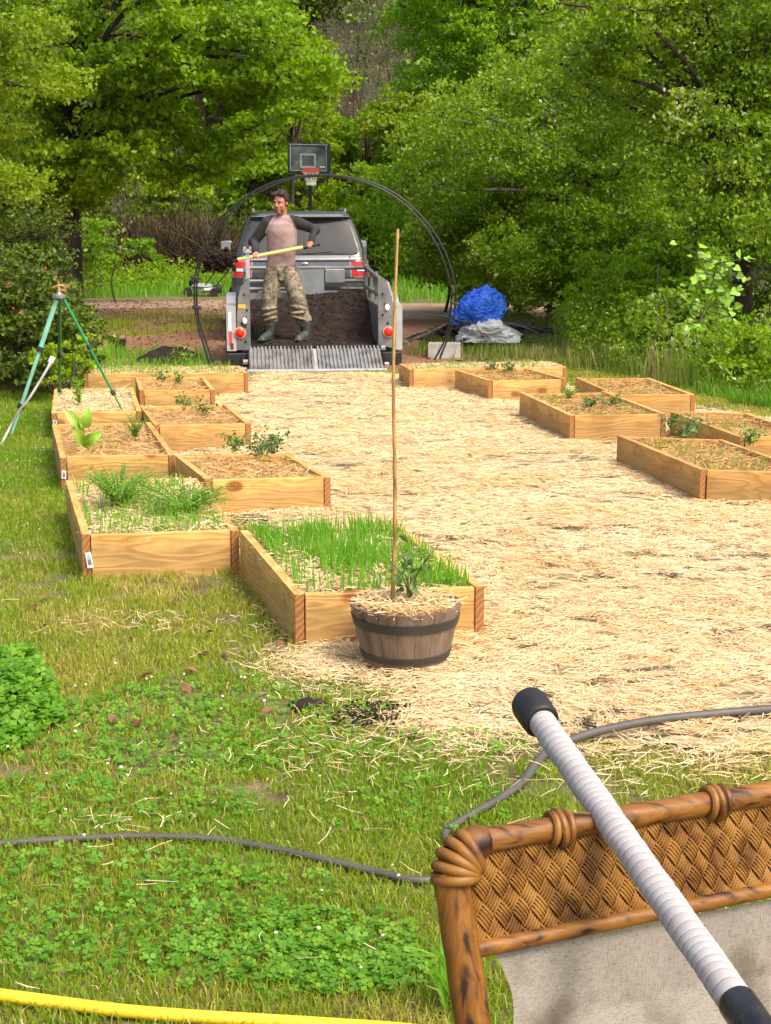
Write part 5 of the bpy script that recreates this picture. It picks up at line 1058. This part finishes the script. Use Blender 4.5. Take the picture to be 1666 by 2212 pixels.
# sling
def sling():
    m_, nt, p = newmat('taupe_sling_fabric'); co = texco(nt, (1, 1, 1)); 
    w1 = nt.nodes.new('ShaderNodeTexNoise'); w1.inputs['Scale'].default_value = 1; w1.inputs['Detail'].default_value = 4
    mp = texco(nt, (110, 110, 1100)); nt.links.new(mp, w1.inputs[0]); mp2 = texco(nt, (1300, 1300, 60)); w2 = nt.nodes.new('ShaderNodeTexNoise'); w2.inputs['Scale'].default_value = 1; nt.links.new(mp2, w2.inputs[0])
    ad = nt.nodes.new('ShaderNodeMath'); ad.operation = 'ADD'; nt.links.new(w1.outputs[0], ad.inputs[0]); nt.links.new(w2.outputs[0], ad.inputs[1]); hf = nt.nodes.new('ShaderNodeMath'); hf.operation = 'MULTIPLY'; hf.inputs[1].default_value = .5; nt.links.new(ad.outputs[0], hf.inputs[0])
    r = ramp(nt, [(.13, .11, .08), (.25, .225, .18), (.33, .305, .26)], [.36, .45, .62]); nt.links.new(hf.outputs[0], r.inputs[0])
    st = nt.nodes.new('ShaderNodeTexNoise'); st.inputs['Scale'].default_value = 7; st.inputs['Detail'].default_value = 3; nt.links.new(co, st.inputs[0]); sr = ramp(nt, [(.42, .38, .30), (1, 1, 1), (1, 1, 1.06)], [.32, .46, .7]); nt.links.new(st.outputs[0], sr.inputs[0])
    mx = nt.nodes.new('ShaderNodeMix'); mx.data_type = 'RGBA'; mx.blend_type = 'MULTIPLY'; mx.inputs[0].default_value = 1; nt.links.new(r.outputs[0], mx.inputs[6]); nt.links.new(sr.outputs[0], mx.inputs[7]); nt.links.new(mx.outputs[2], p.inputs['Base Color']); p.inputs['Roughness'].default_value = .9
    b = nt.nodes.new('ShaderNodeBump'); b.inputs['Strength'].default_value = .6; b.inputs['Distance'].default_value = .0015; nt.links.new(hf.outputs[0], b.inputs['Height']); nt.links.new(b.outputs[0], p.inputs['Normal']); return m_
M['sling'] = sling(); vs = []; NX, NY = 50, 60
sl0, sl1 = B_(1062, 2074, -.006), None
for i in range(NY + 1):
    v_ = i / NY
    for j in range(NX + 1):
        u = j / NX; s_ = .024 + (RW - .048) * u; a = ts + .012 + .30 * v_; z_ = -.008 - .03 * math.sin(math.pi * u) * min(1, v_ * 3) 
        ed = .012 * math.sin(v_ * 9) * (abs(u - .5) * 2) ** 8; s_ += (ed + .030 * v_) * (1 - 2 * u); vs.append(L_(ori + s_ax * s_ + t_ax * a + pn_ * z_ + pn_ * .002 * math.sin(u * 40) * math.sin(v_ * 6)))
m = MB().add(vs, [(i * (NX + 1) + j, i * (NX + 1) + j + 1, (i + 1) * (NX + 1) + j + 1, (i + 1) * (NX + 1) + j) for i in range(NY) for j in range(NX)]); o = m.build('sling_back', M['sling'], cr_, smooth=True)
# seat and legs (below the picture)
fwd = np.array([pn_[0], pn_[1], 0]); fwd /= np.linalg.norm(fwd); bl_ = pl0 + pld * LP; br2 = pr0 + prd * LP; sw = (br2 - bl_)
sa, sb_ = bl_ + fwd * .46 + [0, 0, .02], br2 + fwd * .46 + [0, 0, .02]
m = MB(); m.tube([L_(bl_), L_(sa)], .017, 14); m.tube([L_(br2), L_(sb_)], .017, 14); m.tube([L_(sa), L_(sb_)], .017, 14); m.build('seat_frame', M['rattan'], cr_, smooth=True)
m = MB(); vs = [L_(q_) for q_ in (bl_ * .97 + br2 * .03, br2 * .97 + bl_ * .03, sb_ * .97 + sa * .03, sa * .97 + sb_ * .03)]; m.add(vs, [(0, 1, 2, 3)]); m.build('seat', M['sling'], cr_)
for q_ in (bl_, br2, sa, sb_): MB().tube([L_(q_), L_([q_[0], q_[1], 0])], [.02, .018], 14).build('leg', M['rattan'], cr_, smooth=True)

# ================================================================ TAPED STAFF LEANING ON THE CHAIR
D0 = .0387
def dep(x, y, d): return CAM + ray(x, y) * d
q0, q1 = dep(1168, 1556, 3100 * D0 / 59.0), dep(1592, 2165, 3100 * D0 / 79.5); sd_ = (q1 - q0); SL = np.linalg.norm(sd_); sd_ /= SL; Q = align(sd_)
stf = empty('taped_staff', tuple(q0), label='white tape wrapped pole with black end cap leaning on the rattan chair', cat='pole')
n_ = 40; pitch = .0125; nr = int(SL / pitch * 20); vs, tint_ = [], []; tj = rng.normal(0, 1, 400)
for i in range(nr + 1):
    z_ = SL * i / nr
    for j in range(n_):
        a = 2 * math.pi * j / n_; ph = (z_ / pitch + j / n_ + .22 * math.sin(z_ * 61) + .15 * math.sin(z_ * 23 + 1) + .05 * math.sin(a * 2 + z_ * 130)) % 1.0; tn = int(z_ / pitch + j / n_) % 400; r_ = D0 / 2 + .00022 * tj[tn] - .0011 * (1 - ph) ** 3 + .0004 * math.sin(a * 3 + z_ * 60); p_ = Q @ Vector((r_ * math.cos(a), r_ * math.sin(a), z_)); vs.append(p_[:]); tint_.append(ph)
i = np.arange(nr)[:, None] * n_; j = np.arange(n_)[None]; f = np.stack([i + j, i + (j + 1) % n_, i + n_ + (j + 1) % n_, i + n_ + j], -1).reshape(-1, 4)
M['tape'] = tintmat('white_cloth_tape', [(.06, .05, .045), (.26, .235, .225), (.38, .355, .35), (.43, .41, .405)], .7, 0, pos=[0, .06, .14, 1], spec=.3)
o = npmesh('tape_wrap', np.array(vs), f, M['tape'], stf, tint=np.array(tint_), smooth=True)
e0, e1 = SL - .003, SL + .62
MB().tube([Q @ Vector((0, 0, e0)), Q @ Vector((0, 0, e0 + .004)), Q @ Vector((0, 0, e1))], [D0 / 2 * 1.0, D0 / 2 * 1.08, D0 / 2 * 1.05], 32).build('black_grip', nmat('black_tape', [(.012, .012, .013), (.03, .03, .032)], 30, .35, .4, 60), stf, smooth=True)
MB().lathe([(.0240, .006), (.0262, .003), (.0270, -.005), (.0275, -.042), (.0258, -.0500), (.020, -.055), (.008, -.058), (.001, -.0582)], n=40, rot=Q).build('end_cap', nmat('black_rubber_cap', [(.012, .011, .010), (.035, .032, .030)], 9, .5, .3, 60, dist=.002), stf, smooth=True)

# ================================================================ TREES AND BRUSH
def clump_leaves(cs, rs, n, ls, up, g, flat_=.6):
    """leaves gathered in small sprays inside each clump (uneven outline, gaps between sprays)"""
    out = []
    for c, r in zip(cs, rs):
        k = max(3, int(n / 26)); d = unit(g.normal(size=(k, 3))); d *= (g.uniform(.35, 1.05, k) ** .6)[:, None]; sc = np.array(c) + d * r * [1, 1, flat_]
        idx = g.integers(0, k, n); sp = g.normal(size=(n, 3)) * r * [.20, .20, .09]; out.append(sc[idx] + sp)
    return np.concatenate(out)
def tree(name, base, top, tr, clumps, n, ls, mat, bark, label, cat='tree', group=None, seed=1, limbs=True, flat_=.55, lean=0, up=.12, extra=None, trunkpts=None):
    g = np.random.default_rng(seed); base = np.array(base, float); root = empty(name, tuple(base), label=label, cat=cat, group=group)
    tp = trunkpts or [base + [0, 0, -.1], base + [g.normal(0, .1), 0, top * .3], base + [lean * .5, 0, top * .65], base + [lean, 0, top]]
    tc = curve(tp, 8); K = len(tc); m = MB(); m.tube([p - base for p in tc], list(np.linspace(tr * 1.15, tr * .25, K)), 10)
    cs = [np.array(c[0], float) for c in clumps]; rs = [c[1] for c in clumps]
    if limbs:
        for ci, (c, r) in enumerate(zip(cs, rs)):
            if ci % 5 > 2: continue
            t_ = g.uniform(.5, .85) * (c[2]) / max(top, .1); i = int(np.clip(t_ * K + 1, 1, K - 2)); s = tc[i]; mid = (s + c) / 2 + [0, 0, .12 * np.linalg.norm(c - s)] + g.normal(0, .12, 3); L = np.linalg.norm(c - s)
            pts = curve([s, mid, c, c + (c - mid) * .4 * r], 5); rr = min(tr * .3, .011 * L + .008); m.tube([p - base for p in pts], list(np.linspace(rr, rr * .18, len(pts))), 6)
            for _ in range(3): p = pts[g.integers(4, len(pts) - 2)]; e = p + unit(g.normal(size=(1, 3)))[0] * r * .9 * [1, 1, .5]; m.tube([p - base, (p + e) / 2 - base + g.normal(0, .04, 3), e - base], [rr * .35, rr * .22, .006], 5)
    m.build('trunk', M[bark], root, smooth=True)
    P = clump_leaves(cs, rs, n, ls, up, g, flat_); N_ = len(P); v, f = leaves(P, ls * g.uniform(.6, 1.35, N_), up, .75, .66, .16, g)
    ti = np.repeat(g.normal(.5, .13, len(cs)), n) + g.normal(0, .17, N_); npmesh('crown', v, f, M[mat], root, tint=np.repeat(np.clip(ti, 0, 1), 4), loc=tuple(0 * base)); ch_ = root.children
    for o_ in bpy.data.objects:
        if o_.parent == root and o_.name.startswith('crown'): o_.matrix_parent_inverse = Matrix.Translation(-Vector(base))
    return root
def pxc(poly, Y, k, r, g, jit=1.0):
    """k clump centres whose middles lie behind the pixel outline, at depths Y"""
    p = np.array(poly, float); lo, hi = p.min(0), p.max(0); out = []; tries = 0; pts = []
    while len(out) < k and tries < 9000:
        tries += 1; q_ = g.uniform(lo, hi)
        if not inpoly(np.array([q_[0]]), np.array([q_[1]]), p)[0]: continue
        if any(abs(q_[0] - a) + abs(q_[1] - b) < jit * 2200 * r[0] / Y[0] * .25 for a, b in pts): continue
        pts.append(q_); out.append((V(q_[0], q_[1], g.uniform(*Y)), g.uniform(*r)))
    return out
g_ = np.random.default_rng(31)
GT = 'trees of the wood behind the garden'
# hill brush: far mass
def hillmass():
    n = 46000; X = rng.uniform(-24, 24, n); Y = rng.uniform(47.5, 74, n); z = hillz(X, Y) + rng.uniform(0, 1.5, n) * (.4 + fbm(X * .4, Y * .4, 5)); k = fbm(X * .5, Y * .5, 88, 4) > .40; P = np.stack([X, Y, z], 1)[k]; n = len(P)
    v, f = leaves(P, rng.uniform(.10, .24, n), .4, .5); gr = fbm(P[:, 0] * .3, P[:, 1] * .3 , 99)
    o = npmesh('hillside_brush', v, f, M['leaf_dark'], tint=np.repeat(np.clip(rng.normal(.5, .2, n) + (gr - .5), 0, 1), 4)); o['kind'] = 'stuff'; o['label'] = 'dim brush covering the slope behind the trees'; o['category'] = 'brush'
    m = MB(); 
    for _ in range(420):
        x, y = rng.uniform(-20, 20), rng.uniform(47, 66); z = float(hillz(np.array([x]), np.array([y]))[0]); h_ = rng.uniform(1.5, 5); a = rng.normal(0, .25, 2); m.tube([(x, y, z - .2), (x + a[0] * h_ * .4, y + a[1], z + h_ * .5), (x + a[0] * h_, y + a[1] * 2, z + h_)], [rng.uniform(.02, .07), .025, .01], 5)
    o = m.build('bare_saplings', M['bark']); o['kind'] = 'stuff'; o['label'] = 'thin bare trunks standing on the dark slope'; o['category'] = 'brush'
hillmass()
# brown twig thicket
def twigs(name, x0, x1, yt, yb, Y, n, label):
    b0 = V((x0 + x1) / 2, yb, Y); V_, F_, T_ = [], [], []; hh = V(x0, yt, Y)[2]; xa, xb = V(x0, 500, Y)[0], V(x1, 500, Y)[0]
    p = np.stack([rng.uniform(xa, xb, n), rng.uniform(Y - .8, Y + 1.2, n), rng.uniform(0, hh * .7, n)], 1)
    L = rng.uniform(.5, 1.6, n); d = rng.normal(size=(n, 3)) * [.5, .5, .5] + [0, 0, .75]; d = unit(d); s = unit(np.cross(d, rng.normal(size=(n, 3)))); w_ = rng.uniform(.008, .022, n)[:, None]; e = p + d * L[:, None]; md = (p + e) / 2 + rng.normal(0, .08, (n, 3))
    v = np.stack([p - s * w_, p + s * w_, md - s * w_ * .7, md + s * w_ * .7, e - s * w_ * .3, e + s * w_ * .3], 1).reshape(-1, 3); b = np.arange(n)[:, None] * 6; f = np.concatenate([b + [[0, 1, 3, 2]], b + [[2, 3, 5, 4]]])
    o = npmesh(name, v, f, M['brush'], tint=np.repeat(rng.uniform(0, 1, n), 6), loc=(b0[0], Y, 0)); tag(o, label, 'thicket'); return o
twigs('twig_thicket', 180, 500, 492, 600, 41.6, 3600, 'brown leafless thicket at the wood edge left of the SUV')
twigs('twig_thicket', 780, 1010, 440, 600, 48, 3000, 'brown leafless thicket seen through the right of the arch')
twigs('twig_thicket', 480, 900, 230, 600, 50, 5200, 'tall brown brush behind the basketball hoop')
# vine shrubs in the middle
VS = [((430, 420, 560, 520), 'bright low shrub left of the SUV roof'), ((620, 420, 780, 540), 'bright shrub directly behind the SUV roof'), ((880, 240, 1000, 420), 'bright shrub at the right end of the hoop'), ((560, 90, 700, 240), 'bright leaf cluster high to the left above the backboard'), ((780, 200, 960, 380), 'yellow green shrub right of the backboard upper corner'), ((280, 200, 460, 360), 'bright shrub behind the left tree branches'), ((840, 440, 960, 570), 'bright shrub seen through the arch right of the bamboo stake'), ((280, 330, 420, 560), 'bright vine covered shrub right of the big left trunk'), ((420, 180, 600, 330), 'leafy tree crown high left of the backboard'), ((420, 330, 620, 500), 'bright shrub just left of the man'), ((560, 220, 700, 400), 'bright leafed shrub left of the backboard'),
      ((700, 250, 880, 380), 'bright leafed shrub right of the backboard'), ((720, 370, 900, 520), 'bright shrub between SUV roof and arch'), ((300, 430, 470, 560), 'pale leafed shrub at the wood edge beside the thicket'), ((440, 480, 560, 590), 'low shrub behind the SUV mirror')]
for k, ((x0, y0, x1, y1), lb) in enumerate(VS):
    g = np.random.default_rng(100 + k); Yk = 43 + (k % 3) * 1.6; c = pxc([(x0, y0), (x1, y0), (x1, y1), (x0, y1)], (Yk, Yk + 2.5), 20, (.42, .8), g, .5); xm = V((x0 + x1) / 2, 500, Yk + 1)[0]
    tree('vine_shrub', (xm, Yk + 1.2, 0), float(V(x0, y0, Yk)[2]), .09, c, 250, .15, 'leaf_bright' if k % 3 != 1 else 'leaf_yellow', 'bark', lb, 'shrub', 'vine covered shrubs at the wood edge', 40 + k, flat_=.6)
# far trees filling the wall
FT = [((-150, -250, 360, 250), 34, 'leaf_mid', 'mid green tree behind the yellow leaved one at the upper left'), ((250, -260, 640, 120), 44, 'leaf_mid', 'mid green tree at the top left of centre'), ((600, -260, 740, 20), 56, 'leaf_dark', 'dim tree at the top centre on the slope'), ((900, -260, 1120, 200), 47, 'leaf_mid', 'shaded green tree behind the smooth maple'),
      ((1000, -200, 1500, 500), 36, 'leaf_mid', 'dense green tree behind the small leaved right tree'), ((1380, -240, 1900, 600), 33, 'leaf_dark', 'dark tree filling the far right behind the tall trunks'), ((-250, 250, 200, 560), 31, 'leaf_dark', 'shaded tree low at the far left'), ((860, 330, 1160, 610), 39, 'leaf_mid', 'shaded shrubby tree behind the arch right side'), ((1100, 460, 1500, 665), 30, 'leaf_mid', 'leafy understorey behind the pair of trunks')]
for k, ((x0, y0, x1, y1), Yk, mt, lb) in enumerate(FT):
    g = np.random.default_rng(200 + k); c = pxc([(x0, y0), (x1, y0), (x1, y1), (x0, y1)], (Yk, Yk + 4), 44, (.6, 1.3), g, .5); xm = V((x0 + x1) / 2, 500, Yk + 2)[0]
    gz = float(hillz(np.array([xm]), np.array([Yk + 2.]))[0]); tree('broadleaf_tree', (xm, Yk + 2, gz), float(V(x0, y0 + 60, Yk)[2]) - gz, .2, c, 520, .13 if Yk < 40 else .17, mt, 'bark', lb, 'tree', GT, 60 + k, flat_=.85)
# big left tree
g = np.random.default_rng(5)
bx_ = V(148, 560, 24)[0]
cl = pxc([(150, -60), (520, -60), (690, 130), (735, 200), (600, 260), (560, 330), (300, 300), (100, 420), (20, 300), (60, 0)], (21.5, 25.5), 84, (.34, .62), g, .5) + pxc([(60, 330), (300, 300), (560, 300), (480, 360), (260, 440), (60, 440)], (22, 24.5), 12, (.3, .5), g, .7) + pxc([(-80, -260), (700, -260), (720, -60), (-80, -60)], (21, 27), 12, (.6, .9), g, .7)
tree('broadleaf_tree', (bx_, 24, 0), 6.2, .19, cl, 560, .095, 'leaf_bright', 'bark', 'big dark trunked tree on the left spreading bright layered branches', 'tree', GT, 11, flat_=.6, trunkpts=[np.array([bx_, 24, -.1]), V(150, 480, 24), V(142, 300, 24), V(135, 140, 24), V(170, 0, 24), V(190, -200, 24)])
cl = pxc([(-160, -200), (140, -200), (160, 60), (120, 300), (60, 420), (-160, 430)], (18.5, 21), 26, (.35, .6), g, .7)
tree('broadleaf_tree', (-7.2, 20, 0), 5.2, .14, cl, 560, .07, 'leaf_yellow', 'bark', 'yellow green tree reaching in at the upper left edge', 'tree', GT, 12, flat_=.5)
# smooth maple, centre right
cl = pxc([(870, -40), (1230, -60), (1260, 120), (1180, 300), (1020, 330), (930, 260), (880, 120)], (36, 39), 34, (.5, .85), g, .8) + pxc([(850, -260), (1280, -260), (1230, -60), (870, -60)], (36, 40), 10, (.8, 1.1), g)
tree('broadleaf_tree', (3.6, 38, 0), 6.5, .16, cl, 620, .10, 'leaf_mid', 'bark', 'smooth rich green tree at the top right of centre', 'tree', GT, 13, flat_=.5)
# right trees
cl = pxc([(880, 300), (1000, 220), (1200, 120), (1420, 140), (1420, 620), (1280, 660), (1150, 640), (990, 625), (905, 540)], (21.5, 26), 120, (.38, .62), g, .55)
tree('broadleaf_tree', (V(1290, 600, 24)[0], 24, 0), 5.0, .115, cl, 760, .066, 'leaf_olive', 'barkgrey', 'broad small leaved tree with pale glints right of the arch', 'tree', GT, 14, flat_=.85)
tree('broadleaf_tree', (V(1322, 600, 24.3)[0], 24.3, 0), 4.4, .085, cl[:9], 120, .062, 'leaf_olive', 'barkgrey', 'thinner trunk close beside the small leaved right tree', 'tree', GT, 15, flat_=.5)
cl = pxc([(1200, -80), (1760, -80), (1760, 560), (1600, 520), (1440, 480), (1380, 260), (1220, 160)], (16.5, 20), 90, (.32, .6), g, .5) + pxc([(1150, -260), (1800, -260), (1800, -80), (1200, -80)], (16, 20), 12, (.5, .8), g)
x16 = V(1602, 600, 18)[0]
tree('broadleaf_tree', (x16, 18, 0), 5.0, .14, cl, 700, .058, 'leaf_olive', 'bark', 'tall tree at the right edge with a dark trunk above the weeds', 'tree', GT, 16, flat_=.85, trunkpts=[np.array([x16, 18, -.1]), V(1604, 600, 18), V(1612, 420, 18), V(1590, 200, 18), V(1600, -200, 18)])
# under-storey shrubs on the right
US = [(960, 560, 90, 27, 'leaf_olive', 'upright shrub behind the right foot of the arch', 660), (1060, 540, 90, 27.5, 'leaf_bright', 'bright shrub across the road directly above the tarp', 668), (1180, 540, 90, 26.5, 'leaf_olive', 'olive shrub across the road right of the tarp', 670), (1400, 520, 90, 22, 'leaf_bright', 'bright upright shrub between the twin trunks and the tall tree', 690), (1500, 470, 90, 21, 'leaf_olive', 'tall olive shrub above the heart leaved sapling', 640), (1330, 640, 90, 19.5, 'leaf_bright', 'bright shrub at the foot of the twin trunks', 730), (1240, 590, 90, 22.5, 'leaf_olive', 'low olive shrub behind the tarp heap', 700), (1120, 600, 90, 25.5, 'leaf_olive', 'small dim shrub tucked behind the tarp pipes', 662), (1440, 720, 80, 16.5, 'leaf_olive', 'pale feathery shrub behind the middle right bed', 790), (1640, 800, 80, 14.5, 'leaf_bright', 'bright low shrub at the right edge above the farthest bed', 850), (1400, 620, 90, 21, 'leaf_mid', 'mid green shrub right of the twin trunks', 710), (1540, 700, 80, 16.8, 'leaf_mid', 'shrub below the heart shaped leaves', 800), (1700, 640, 120, 17.5, 'leaf_dark', 'dark shrub at the right edge beneath the tall tree', 760)]
for k, (x, y, rp, Yk, mt, lb, yb) in enumerate(US):
    g = np.random.default_rng(300 + k); c = pxc([(x - rp, y - rp * .8), (x + rp, y - rp * .8), (x + rp, yb - 15), (x - rp, yb - 15)], (Yk - .4, Yk + .6), 18, (.2, .4), g, .6); p = V(x, 600, Yk); tree('shrub', (p[0], Yk, 0), max(.5, float(V(x, y - rp * .5, Yk)[2])), .03, c, 210, .066, mt, 'bark', lb, 'shrub', 'shrubs under the right hand trees', 80 + k, flat_=.8)
# left dark bush with red berries
g = np.random.default_rng(8); c = pxc([(-160, 560), (60, 540), (170, 590), (200, 700), (190, 790), (110, 830), (-160, 820)], (13.6, 15.6), 46, (.2, .36), g, .5) + pxc([(-160, 600), (150, 640), (160, 800), (-160, 810)], (13.4, 14), 16, (.2, .3), g, .5)
bp = V(40, 700, 14.8); bs = tree('berry_bush', (bp[0], 14.6, 0), 1.2, .04, c, 330, .055, 'leaf_dark', 'bark', 'big dark bush with red berries filling the left edge behind the tripod', 'bush', None, 21, flat_=.8)
for k in range(9):
    q_ = V(g.uniform(10, 175), g.uniform(560, 690), g.uniform(13.3, 13.7)); r_ = g.uniform(.009, .015); MB().ell(q_ - np.array(bs.location), (r_, r_, r_), n=8).build('berry', flat('berry_red', (.38, .03, .03), .4) if k == 0 else bpy.data.materials['berry_red'], bs, smooth=True)
US2 = [(60, 520, 120, 19.5, 'leaf_dark', 'shaded shrub under the yellow green tree', 640), (250, 540, 70, 30, 'leaf_mid', 'small shrub right of the big left trunk', 600), (150, 790, 60, 13.4, 'leaf_bright', 'weedy clump behind the tripod leg and hose end', 836)]
for k, (x, y, rp, Yk, mt, lb, yb) in enumerate(US2):
    g = np.random.default_rng(330 + k); c = pxc([(x - rp, y - rp * .7), (x + rp, y - rp * .7), (x + rp, yb - 10), (x - rp, yb - 10)], (Yk - .4, Yk + .6), 12, (.12, .2) if Yk < 15 else (.25, .45), g, .5); p = V(x, 600, Yk); tree('shrub', (p[0], Yk, 0), max(.3, float(V(x, y - rp * .4, Yk)[2])), .02, c, 150, .05 if Yk < 20 else .09, mt, 'bark', lb, 'shrub', None, 95 + k, flat_=.8)
# heart-leaved sapling
rb = empty('heart_leaved_sapling', tuple(V(1500, 800, 15.4) * [1, 1, 0]), label='sapling with large glowing heart shaped leaves in front of the right wood', cat='sapling'); r0 = np.array(rb.location); m = MB(); g = np.random.default_rng(77)
tips = [(1490, 535), (1520, 550), (1545, 560), (1570, 575), (1605, 545), (1600, 600), (1560, 610), (1530, 600), (1500, 590), (1485, 620), (1520, 640), (1550, 640), (1580, 630), (1500, 660), (1540, 680), (1560, 665), (1510, 700), (1535, 710), (1500, 735), (1575, 690), (1528, 575), (1583, 655)]
st0 = [V(1500, 800, 15.4) * [1, 1, 0], V(1508, 720, 15.4), V(1530, 640, 15.4), V(1550, 570, 15.4)]; sc_ = curve(st0, 8); m.tube([p - r0 for p in sc_], list(np.linspace(.014, .005, len(sc_))), 6)
lv_ = MB()
for x, y in tips:
    for _ in range(4):
        p = V(x + g.normal(0, 14), y + g.normal(0, 9), 15.4 + g.normal(0, .12)); i = np.argmin([np.linalg.norm(q_ - p) for q_ in sc_]); m.tube([sc_[i] - r0, p - r0], [.004, .002], 4)
        d = unit(g.normal(size=(1, 3)) * [1, .5, .5] + [[0, -.3, -.3]])[0]; nrm = unit(g.normal(size=(1, 3)) * .6 + [[0, -.9, .7]])[0]; s_ = g.uniform(.05, .095); sdv = np.cross(d, nrm); sdv /= np.linalg.norm(sdv); b0 = p - r0
        hv = [(0, 0), (.34, -.16), (.52, .10), (.44, .42), (.0, 1.0), (-.44, .42), (-.52, .10), (-.34, -.16), (0, .35)]
        vs = [b0 + sdv * a * s_ + d * b * s_ + nrm * s_ * .14 * abs(a) for a, b in hv]; lv_.add(vs, [(8, 0, 1, 2), (8, 2, 3, 4), (8, 4, 5, 6), (8, 6, 7, 0)])
m.build('stem', M['barkgrey'], rb); lv_.build('foliage', nmat('lime_heart_leaf', [(.16, .34, .02), (.26, .46, .035)], 9, .4), rb)
# leafy weeds in the undergrowth
def leafweeds(name, poly, n, h, ls, mat, lab):
    P = px_pts(poly, n); P = P[~inbed(P[:, 0], P[:, 1], .06)]; n = len(P); d = fbm(P[:, 0] * 1.6, P[:, 1] * 1.6, 97, 4); z = rng.uniform(.1, 1, n) * h * np.clip(3 * d - .8, .15, 1.6); k = d > .36; P = np.concatenate([P, z[:, None]], 1)[k]; n = len(P)
    v, f = leaves(P, rng.uniform(.6, 1.4, n) * ls, .5, .5, .5); o = npmesh(name, v, f, M[mat], tint=np.repeat(np.clip(rng.normal(.5, .2, n), 0, 1), 4)); o['kind'] = 'stuff'; o['label'] = lab; o['category'] = 'weeds'
leafweeds('leafy_undergrowth', [(1180, 705), (1300, 690), (2000, 720), (2000, 900), (1640, 880), (1500, 840), (1235, 790)], 40000, .5, .05, 'leaf_olive', 'leafy green undergrowth right of the beds')
leafweeds('leafy_verge', [(180, 590), (520, 590), (520, 620), (180, 640)], 12000, .55, .10, 'leaf_bright', 'leafy weeds beyond the dirt yard')
leafweeds('forest_edge_weeds', [(-300, 560), (2000, 560), (2000, 612), (-300, 606)], 26000, .9, .14, 'leaf_mid', 'low growth along the foot of the wood')
# dry stalks in the right undergrowth
m = MB()
for si, (x, y, dx, h_) in enumerate([(1410, 700, 12, 130), (1290, 830, 4, 60), (1560, 860, -14, 170), (1530, 850, 6, 100), (1395, 815, 16, 70), (1620, 800, -10, 120), (1445, 780, -8, 150)]):
    Yk = 14.8; a, b = V(x, y, Yk), V(x + dx, y - h_, Yk); a[2] = 0; m = MB(); m.tube([a * 0, (b - a) * .5 + [.03, 0, 0], b - a], [.005, .004, .002], 5); o = m.build('dry_stalk', M['barkgrey'], loc=tuple(a)); tag(o, ['thin dry stalk above the pale feathery shrub', 'short dry stalk beside the dark knotted bed', 'tallest dry stalk leaning left at the right edge', 'dry stalk just left of the tallest one', 'slanting short dry stalk behind the weedy middle bed', 'dry stalk at the foot of the tall dark trunk', 'dry stalk beside the heart leaved sapling'][si], 'stalk', 'dry stalks in the right undergrowth')
